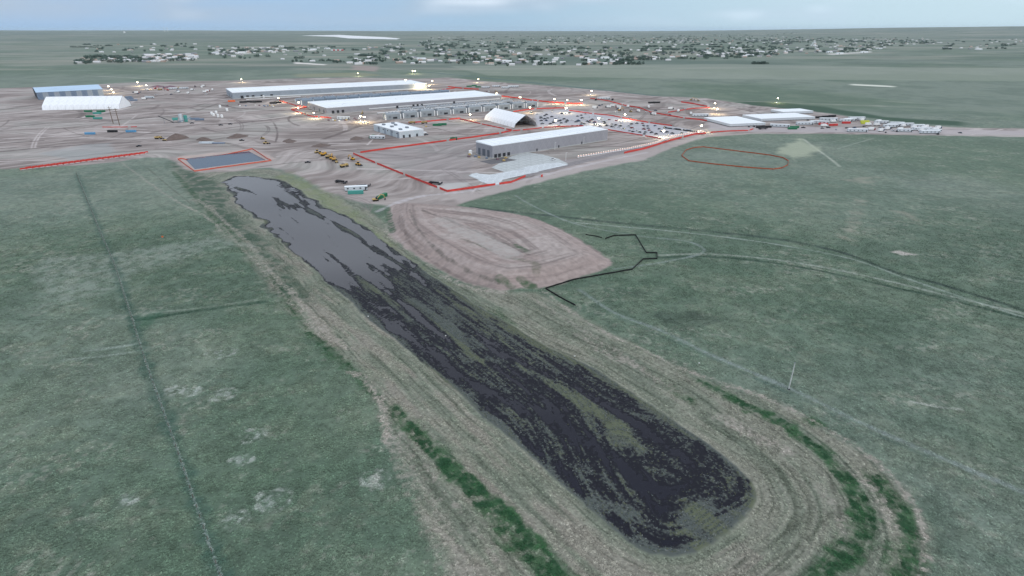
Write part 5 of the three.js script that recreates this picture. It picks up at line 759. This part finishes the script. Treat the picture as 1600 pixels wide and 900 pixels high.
[[-468.1, -919.9], [-458.2, -905.3], [-466.4, -931.1], [-444.7, -891.2], [-437.3, -887.7], [-496.5, -1008.4], [-463.5, -962.2]].forEach((p, i) => place('tank', tank, 'water_tank', 'round white water tank in the loose group on the open earth', 'tank', p, i, 'white tanks on the open earth'));
place('tank', tank, 'water_tank', 'round white water tank at the front corner of the near hall', 'tank', [-4.7, -605.1]); place('tank', tank, 'water_tank', 'round white water tank beside the left gable of the near hall', 'tank', [-44.1, -608.5]); place('tank', tank, 'water_tank', 'round white tank at the left end of the farthest hall front', 'tank', [-503.3, -1164.6]); place('tank', tank, 'water_tank', 'round white tank right of another along the farthest hall front', 'tank', [-484.6, -1164.6]);
const reel = G(g => { for (const s of [-1, 1]) part(g, 'flange', new THREE.CylinderGeometry(1.7, 1.7, 0.2, 18).rotateX(Math.PI / 2).translate(0, 1.7, s * 0.8), MT.palegrey); part(g, 'drum', new THREE.CylinderGeometry(1.2, 1.2, 1.5, 14).rotateX(Math.PI / 2).translate(0, 1.7, 0), MT.black); });
[[0.7, -610.2], [4.1, -613.7], [7.6, -616.1], [11, -618.2], [14.5, -620.3]].forEach((p, i) => place('reel', reel, 'cable_reel', `large cable reel against the near hall front, ${ORD[i]} from the left`, 'cable reel', p, 0.67, 'cable reels by the near hall'));
// earth piles
function pile(label, p, r, h, seed, m = MT.soil) {
  const g = new THREE.CylinderGeometry(0.02, 1, 1, 40, 10, true), q = g.attributes.position;
  for (let i = 0; i < q.count; i++) { const y = q.getY(i) + 0.5, a = Math.atan2(q.getZ(i), q.getX(i)), n = fbm(Math.cos(a) * 1.6 + seed, Math.sin(a) * 1.6 + seed * 3 + y, 3); const rr = Math.pow(1 - y, 0.75) * r * (0.65 + 0.7 * n); q.setXYZ(i, Math.cos(a) * rr * 1.5, Math.max(-0.2, h * y * (0.8 + 0.4 * n) - 0.15 + (vn(Math.cos(a) * rr, Math.sin(a) * rr + seed) - 0.5) * 0.5 * (y > 0.05)), Math.sin(a) * rr); }
  g.computeVertexNormals(); const o = new THREE.Mesh(g, m); add(o, 'earth_pile'); o.position.set(p[0], heightAt(...p), p[1]); o.rotation.y = seed; tag(o, label, 'earth pile');
}
pile('largest dark earth pile, above the left end of the pond', [-406.9, -702.1], 10, 6, 1.2); pile('dark earth pile above the middle of the pond', [-369.2, -693.3], 7, 3.6, 2.7); pile('dark earth pile above the right half of the pond', [-337.7, -715.7], 9, 4.2, 4.1); pile('low earth pile on the open ground left of the yellow machine row', [-263.5, -684.7], 8, 3, 5.3); pile('low earth pile farther than the yellow machine row', [-216.9, -656.1], 7, 2.6, 6.6); pile('low earth pile left of the small green container', [-188.3, -702.1], 8, 3, 7.7);
pile('low pale pile beside the crushing plant', [-481.5, -870.8], 9, 5, 8.2, mat(C3(150, 158, 156), 1, 0, G2)); pile('mauve heap of earth in the far-left machine yard', [-781.7, -1374.5], 14, 5, 9.4, MT.mauve); pile('mauve earth heap behind the machines of the far-left yard', [-818.7, -1390.6], 12, 4, 3.3, MT.mauve);
{ const g = new THREE.Group(), geo = new THREE.CylinderGeometry(0.5, 0.5, 14, 8).rotateZ(Math.PI / 2); for (let i = 0; i < 7; i++) { const m = part(g, 'pipe', geo, MT.palegrey); m.position.set((i % 3) * 1.5, 0.5 + (i > 4 ? 0.9 : 0), (i > 4 ? i - 4.5 : i) * 1.05); } for (let i = 0; i < 4; i++) { const m = part(g, 'pipe', geo, MT.bluegrey); m.position.set(16, 0.5, i * 1.1); } add(g, 'pipe_stack'); const p = [-356.8, -674.2]; g.position.set(p[0], heightAt(...p), p[1]); g.rotation.y = -0.06; tag(g, 'stack of pale pipes lying above the pond', 'pipes'); }

// ---------------------------------------------------------------- light towers, lit
const tower = G(g => {
  part(g, 'trailer', M([box(2.6, 0.9, 1.5, 0, 0.5, 0), box(1.4, 0.12, 0.12, 1.8, 0.5, 0)]), MT.white); wheels(g, [0], [-0.85, 0.85], 0.4); part(g, 'mast', M([cyl(0.12, 0.1, 3.4, 0, 1.2, 0, 8), cyl(0.08, 0.07, 3.8, 0, 4.4, 0, 8), box(2.9, 0.1, 0.1, 0, 8, 0)]), MT.steel);
  for (let i = 0; i < 4; i++) { const h = part(g, 'lamp_head', box(0.62, 0.5, 0.22, -1.05 + i * 0.7, 8, i % 2 ? 0.2 : -0.2), MT.steel); part(h, 'lamp_lens', new THREE.SphereGeometry(0.5, 10, 8).scale(1, 0.9, 0.7).translate(-1.05 + i * 0.7, 8.3, i % 2 ? 0.42 : -0.42), MT.lamp); }
  const l = new THREE.PointLight(new THREE.Color(1, 0.8, 0.46), 1300); l.position.set(0, 7.4, 0); l.castShadow = true; l.shadow.radius = 20; l.name = 'lamp_light'; g.add(l);
});
for (const [p, where] of [
  [[-830.5, -1244.6], 'at the right end of the blue-grey warehouse'], [[-881.6, -1313.7], 'behind the blue-grey warehouse corner'], [[-786.7, -1182.2], 'between the large tent and the warehouse'], [[-811.9, -1335.9], 'in the far-left machine yard'], [[-879.4, -1415.3], 'at the back edge of the far-left machine yard'],
  [[-678.1, -1513.9], 'on the grass behind the left end of the farthest hall'], [[-436.2, -1719.4], 'on the grass behind the farthest hall'], [[-422.5, -1078.7], 'beside the dark containers before the farthest hall'], [[-362.1, -1008.4], 'at the top of the fenced corner west of the middle hall'], [[-337.5, -934.9], 'in the fold of the fenced corner west of the middle hall'], [[-293.5, -874.1], 'at the lower end of the fenced corner west of the middle hall'],
  [[-216.7, -841.8], 'left of a pair in front of the middle hall'], [[-209, -832.5], 'right of a pair in front of the middle hall'], [[-263.5, -1495], 'at the back right of the farthest hall'], [[-193, -1458.6], 'east of the farthest hall, alone'], [[-194.1, -1328.4], 'middle of three by the right end of the farthest hall'], [[-182.8, -1328.4], 'right of three by the right end of the farthest hall'], [[-205.4, -1328.4], 'left of three by the right end of the farthest hall'], [[-84.4, -1513.9], 'above the green containers of the far yard'], [[-29.8, -1158.8], 'at the right end of the middle hall'],
  [[-298.1, -1823], 'in the grass far beyond the halls, left of two'], [[-290.4, -1823], 'in the grass far beyond the halls, right of two'], [[14.6, -1088.7], 'on the fence past the middle hall, first of the row'], [[75.3, -1059], 'on the fence past the middle hall, second of the row'], [[96.8, -1044.8], 'on the fence past the middle hall, third of the row'], [[121.6, -1044.8], 'on the fence past the middle hall, last of the row'],
  [[85.1, -934.9], 'at the upper corner of the gravel car park'], [[28.5, -938.7], 'between the cooling enclosures and the car park'], [[59.5, -800.1], 'near the tent in the gravel car park'], [[120.6, -817.5], 'in the middle of the gravel car park'], [[164.5, -857.7], 'at the north fence of the gravel car park'], [[161, -1212.6], 'by the long white trailer with dark ends'], [[-60.7, -857.7], 'beside the red fence corner left of the tent'],
  [[339.9, -995.4], 'at the laydown pad, the upper of two'], [[320.6, -923.6], 'at the laydown pad, the lower of two'], [[243.3, -751.9], 'where the row of white barriers ends'], [[184.7, -711.1], 'at the bend of the white barrier row'], [[478.5, -1073.7], 'on the grass slope behind the office blocks'],
]) place('tower', tower, 'light_tower', `lit light tower ${where}`, 'light tower', p, p[0] * 0.7, 'lit light towers round the site');

// ---------------------------------------------------------------- the far town: houses, sheds, trees
{
  const r = rng(2024), housesB = {}, roofs = { pale: C3(206, 206, 206), grey: C3(132, 134, 138), tan: C3(168, 150, 138), dark: C3(84, 86, 92) };
  const house = (rc, L, W, h) => G(g => { part(g, 'wall', box(L, h, W, 0, 0, 0), mat(C3(206, 204, 198), 0.8)); part(g, 'roof', extr([[-W / 2 - .5, 0], [W / 2 + .5, 0], [0, W * 0.3]], L + 1).rotateY(Math.PI / 2).translate(0, h, 0), mat(roofs[rc], 0.8)); for (const x of [-L / 4, L / 4]) part(g, 'window', box(1.6, 1.2, 0.1, x, 1.2, W / 2 + 0.02), MT.glass); });
  const shed = G(g => { part(g, 'wall', box(38, 6, 16, 0, 0, 0), MT.white); part(g, 'roof', extr([[-8.5, 0], [8.5, 0], [0, 2]], 39).rotateY(Math.PI / 2).translate(0, 6, 0), MT.roof); part(g, 'door', box(5, 4.5, 0.1, -8, 0, 8.03), MT.dark); });
  // [near-left, near-right, far-right, far-left corner, houses, tree clumps, where]
  const blocks = [
    [[-1690.4, -2372.1], [-1488.8, -2517.7], [-1731.2, -2936.4], [-2185.2, -3082.2], 14, 16, 'in the leafy suburb at the far left'], [[-1485.5, -2467.2], [-1339.5, -2624.8], [-1762.7, -3421.3], [-1932.4, -3243.1], 34, 3, 'in the treeless suburb at the far left'], [[-1587.8, -3243.1], [-1463.9, -3517.9], [-1171.1, -4708.7], [-2164.5, -4538.5], 16, 5, 'along the road beyond the suburbs'],
    [[-634.4, -2327.1], [-97.6, -2327.1], [-251, -6069.5], [-1443, -6069.5], 34, 34, 'on the scattered acreages at mid distance'], [[-94.1, -2242.1], [479.1, -2283.8], [908.6, -4380.2], [-229.1, -5537], 34, 44, 'in the middle of the far town'], [[537.8, -2570.1], [1225.6, -2936.4], [4560.7, -9838.1], [2027, -9838.1], 40, 60, 'in the right part of the far town'], [[1351.3, -3243.1], [1995.1, -3620], [5270.2, -7510.5], [4155.3, -9838.1], 26, 22, 'on the right fringe of the far town'], [[-843.2, -5089.7], [2773.8, -6714.2], [7411.2, -16020.9], [-1756.7, -14234.8], 44, 90, 'on the far side of the town'],
    [[2834.8, -4094.1], [3570.1, -4094.1], [7026.9, -8519.1], [5858.7, -8519.1], 8, 8, 'past the right fringe of the town'], [[-1405.4, -2803.4], [-608.1, -2418.7], [-1264.8, -5089.7], [-2293.5, -4708.7], 12, 12, 'on the open land left of the town'], [[-2375.1, -3421.3], [-1876.5, -3842.6], [-2948.8, -6069.5], [-3820.9, -5537], 8, 8, 'on the plain behind the suburbs'], [[2773.8, -6714.2], [3838.1, -5537], [6305.4, -9131.5], [4791.1, -11636.7], 20, 34, 'along the ridge right of the town'],
  ];
  const inBlock = ([a, b, c, d]) => { const u = r(), v = r(), near = between(a, b, u), far = between(d, c, u), iz = mix(1 / near[1], 1 / far[1], v), z = 1 / iz, t = (z - near[1]) / (far[1] - near[1]); return [mix(near[0], far[0], t), z]; };
  const leaf = (n, R, H, seed, m) => { const q = rng(seed), pos = []; for (let i = 0; i < n; i++) { const a = q() * 6.28, cy = q() * 2 - 1, rr = Math.sqrt(1 - cy * cy) * Math.cbrt(q()), x = Math.cos(a) * rr * R, y = H * 0.58 + cy * H * 0.42, z = Math.sin(a) * rr * R, s = R * (0.22 + 0.2 * q()); for (let k = 0; k < 2; k++) { const p = () => [x + (q() - .5) * 2 * s, y + (q() - .5) * 1.6 * s, z + (q() - .5) * 2 * s]; pos.push(...p(), ...p(), ...p()); } } const g = new THREE.BufferGeometry(); g.setAttribute('position', new THREE.Float32BufferAttribute(pos, 3)); g.computeVertexNormals(); return g; };
  const tree = (R, H, seed, m) => G(g => { part(g, 'trunk', M([cyl(0.35, 0.18, H * 0.55, 0, 0, 0, 6), bar([0, H * 0.35, 0], [R * 0.5, H * 0.65, R * 0.2], 0.12, 5), bar([0, H * 0.3, 0], [-R * 0.4, H * 0.6, -R * 0.3], 0.12, 5)]), MT.bark); part(g, 'crown', leaf(90, R, H, seed), m); });
  const trees = [], farHouses = [];
  for (const b of blocks) {
    for (let i = 0; i < b[4]; i++) { const p = inBlock(b), big = r() < 0.06, rc = ['pale', 'pale', 'pale', 'grey', 'tan', 'dark'][r() * 6 | 0]; const far = Math.hypot(...p) > 4500 ? 1.25 : 1;
      if (big) place('shed', shed, 'barn', `long white barn ${b[6]}`, 'barn', p, r() * 0.8 - 0.3, 'barns ' + b[6], { y: farHill(...p) });
      else place('house' + rc + (i % 2), house(rc, [15, 21][i % 2] * far, [10, 12][i % 2], [3.2, 4.4][i % 2]), 'house', `small house with a ${rc} roof ${b[6]}`, 'house', p, r() * 0.9 - 0.4, 'houses ' + b[6], { y: farHill(...p) }); }
    for (let i = 0; i < b[4] * 2.2; i++) farHouses.push([...inBlock(b), r()]);
    for (let i = 0; i < b[5] * 2.6; i++) { const c = inBlock(b), n = 2 + r() * r() * 8 | 0, along = r() < 0.6; for (let k = 0; k < n; k++) trees.push([c[0] + (along ? (k - n / 2) * 9 : (r() - .5) * 70) + r() * 5, c[1] + (r() - .5) * (along ? 12 : 80), b[6]]); }
  }
  for (let i = 0; i < 14; i++) trees.push([mix([-3293.9, -4538.5][0], [-3102.4, -4798.5][0], i / 13), [-3114.2, -4622.1][1], 'in the dark shelter belt at the far left']);
  for (let i = 0; i < 9; i++) trees.push([mix([-1736.1, -3728][0], [-1708.8, -3842.6][0], i / 8), [-1811.6, -3964.4][1] + r() * 60, 'in the dark grove beyond the suburbs']);
  for (let i = 0; i < 12; i++) trees.push([mix([932.2, -2372.1][0], [994.4, -2372.1][0], i / 11), [969.5, -2372.1][1] + (r() - .5) * 8, 'in the lone dark thicket on the pasture']);
  trees.sort((a, b) => Math.hypot(a[0], a[1]) - Math.hypot(b[0], b[1]));
  const rest = [];
  trees.forEach(([x, z, where], i) => { if (i < 290) { const k = i % 4; place('tree' + k, tree([4.5, 6, 4, 7][k], [7, 9, 6, 10][k], 5 + k, k % 2 ? MT.foliage : MT.foliage2), 'tree', `dark green tree ${where}`, 'tree', [x, z], r() * 6, 'trees ' + where, { y: farHill(x, z) }); } else rest.push([x, z]); });
  const im = new THREE.InstancedMesh(leaf(60, 8, 11, 99), MT.foliage, rest.length), d = new THREE.Object3D(); rest.forEach(([x, z], i) => { d.position.set(x, farHill(x, z), z); d.rotation.y = r() * 6; d.scale.setScalar(0.6 + 0.6 * r()); d.updateMatrix(); im.setMatrixAt(i, d.matrix); }); add(im, 'distant_trees'); tag(im, 'dark trees massed through the far side of the town', null, null, 'stuff');
  const hm = new THREE.InstancedMesh(M([box(17, 4, 10, 0, 0, 0), extr([[-5.6, 0], [5.6, 0], [0, 3.2]], 18).rotateY(Math.PI / 2).translate(0, 4, 0)]), mat(new THREE.Color(1, 1, 1), 0.8), farHouses.length), hc = new THREE.Color();
  farHouses.forEach(([x, z, q], i) => { d.position.set(x, farHill(x, z), z); d.rotation.y = q * 1.2 - 0.6; d.scale.set(0.7 + q, 0.8 + 0.3 * q, 1); d.updateMatrix(); hm.setMatrixAt(i, d.matrix); hm.setColorAt(i, hc.copy(roofs[['pale', 'pale', 'grey', 'tan', 'pale'][i % 5]])); }); add(hm, 'distant_roofs'); tag(hm, 'pale roofs massed through the far town', null, null, 'stuff');
  // landmarks on the horizon
  const stack = G(g => { part(g, 'shaft', cyl(7, 5, 150, 0, 0, 0, 12), MT.white); part(g, 'rim', cyl(5.6, 5.6, 5, 0, 146, 0, 12), MT.trim); });
  place('stack', stack, 'smokestack', 'tall white smokestack on the left horizon, left of the pair', 'smokestack', [-11901.8, -21379.3], 0, null, { y: farHill(...[-11901.8, -21379.3]) }); place('stack', stack, 'smokestack', 'tall white smokestack on the left horizon, right of the pair', 'smokestack', [-11792, -21379.3], 0, null, { y: farHill(...[-11792, -21379.3]) });
  place('dome', G(g => { part(g, 'drum', cyl(26, 26, 22, 0, 0, 0, 20), MT.white); part(g, 'dome', new THREE.SphereGeometry(26, 18, 8, 0, 6.283, 0, 1.57).scale(1, 0.5, 1).translate(0, 22, 0), MT.white); }), 'storage_tank', 'white storage tank far off near the left horizon', 'tank', [-11387.3, -18317.4], 0, null, { y: farHill(...[-11387.3, -18317.4]) });
  place('mast', G(g => { const b = []; for (const [sx, sz] of [[-1, -1], [1, -1], [-1, 1], [1, 1]]) b.push(bar([sx * 2.4, 0, sz * 2.4], [sx * 0.6, 62, sz * 0.6], 0.35, 4)); for (let i = 0; i < 10; i++) { const w0 = mix(2.4, 0.6, i / 10), w1 = mix(2.4, 0.6, (i + 1) / 10); b.push(bar([-w0, i * 6.2, w0], [w1, i * 6.2 + 6.2, w1], 0.2, 4), bar([w0, i * 6.2, -w0], [-w1, i * 6.2 + 6.2, -w1], 0.2, 4)); } part(g, 'lattice', M(b), MT.steel); part(g, 'antenna', cyl(0.3, 0.2, 14, 0, 62, 0, 6), MT.steel); }), 'radio_mast', 'thin lattice mast rising above the right part of the town', 'mast', [3944.1, -8242.5]);
  for (const [p, l] of [[[-1626.7, -3375], 'long white shed below the dark grove beyond the suburbs'], [[-1544.5, -3517.9], 'long white shed right of the dark grove'], [[-1824.3, -4891.9], 'white shed along the road beyond the suburbs'], [[-1317.5, -4094.1], 'tan shed beside the red-roofed row on the far road'], [[2041.3, -3568.2], 'long white shed on the right fringe of the town'], [[1798.9, -3375], 'white shed alone on the pasture side of the right fringe'], [[439.2, -2624.8], 'long white shed at the near edge of the town'], [[339.6, -2597.2], 'white shed among the near houses of the town'], [[2961.3, -6069.5], 'broad white shed in the right part of the town'], [[700.3, -1104.2], 'none']]) if (l !== 'none') place('shed', shed, 'barn', l, 'barn', p, 0.1, null, { y: 0 });
  place('redshed', G(g => { for (let i = 0; i < 6; i++) { part(g, 'bay', box(12, 7, 14, i * 13 - 32, 0, 0), i % 2 ? MT.red : MT.trim); part(g, 'roof', box(12.4, 0.5, 14.6, i * 13 - 32, 7, 0), MT.roof); } }), 'storage_shed', 'red and white row of storage bays on the far road', 'shed', [-1124, -3964.4], 0.02);
}

renderer.render(scene, camera);
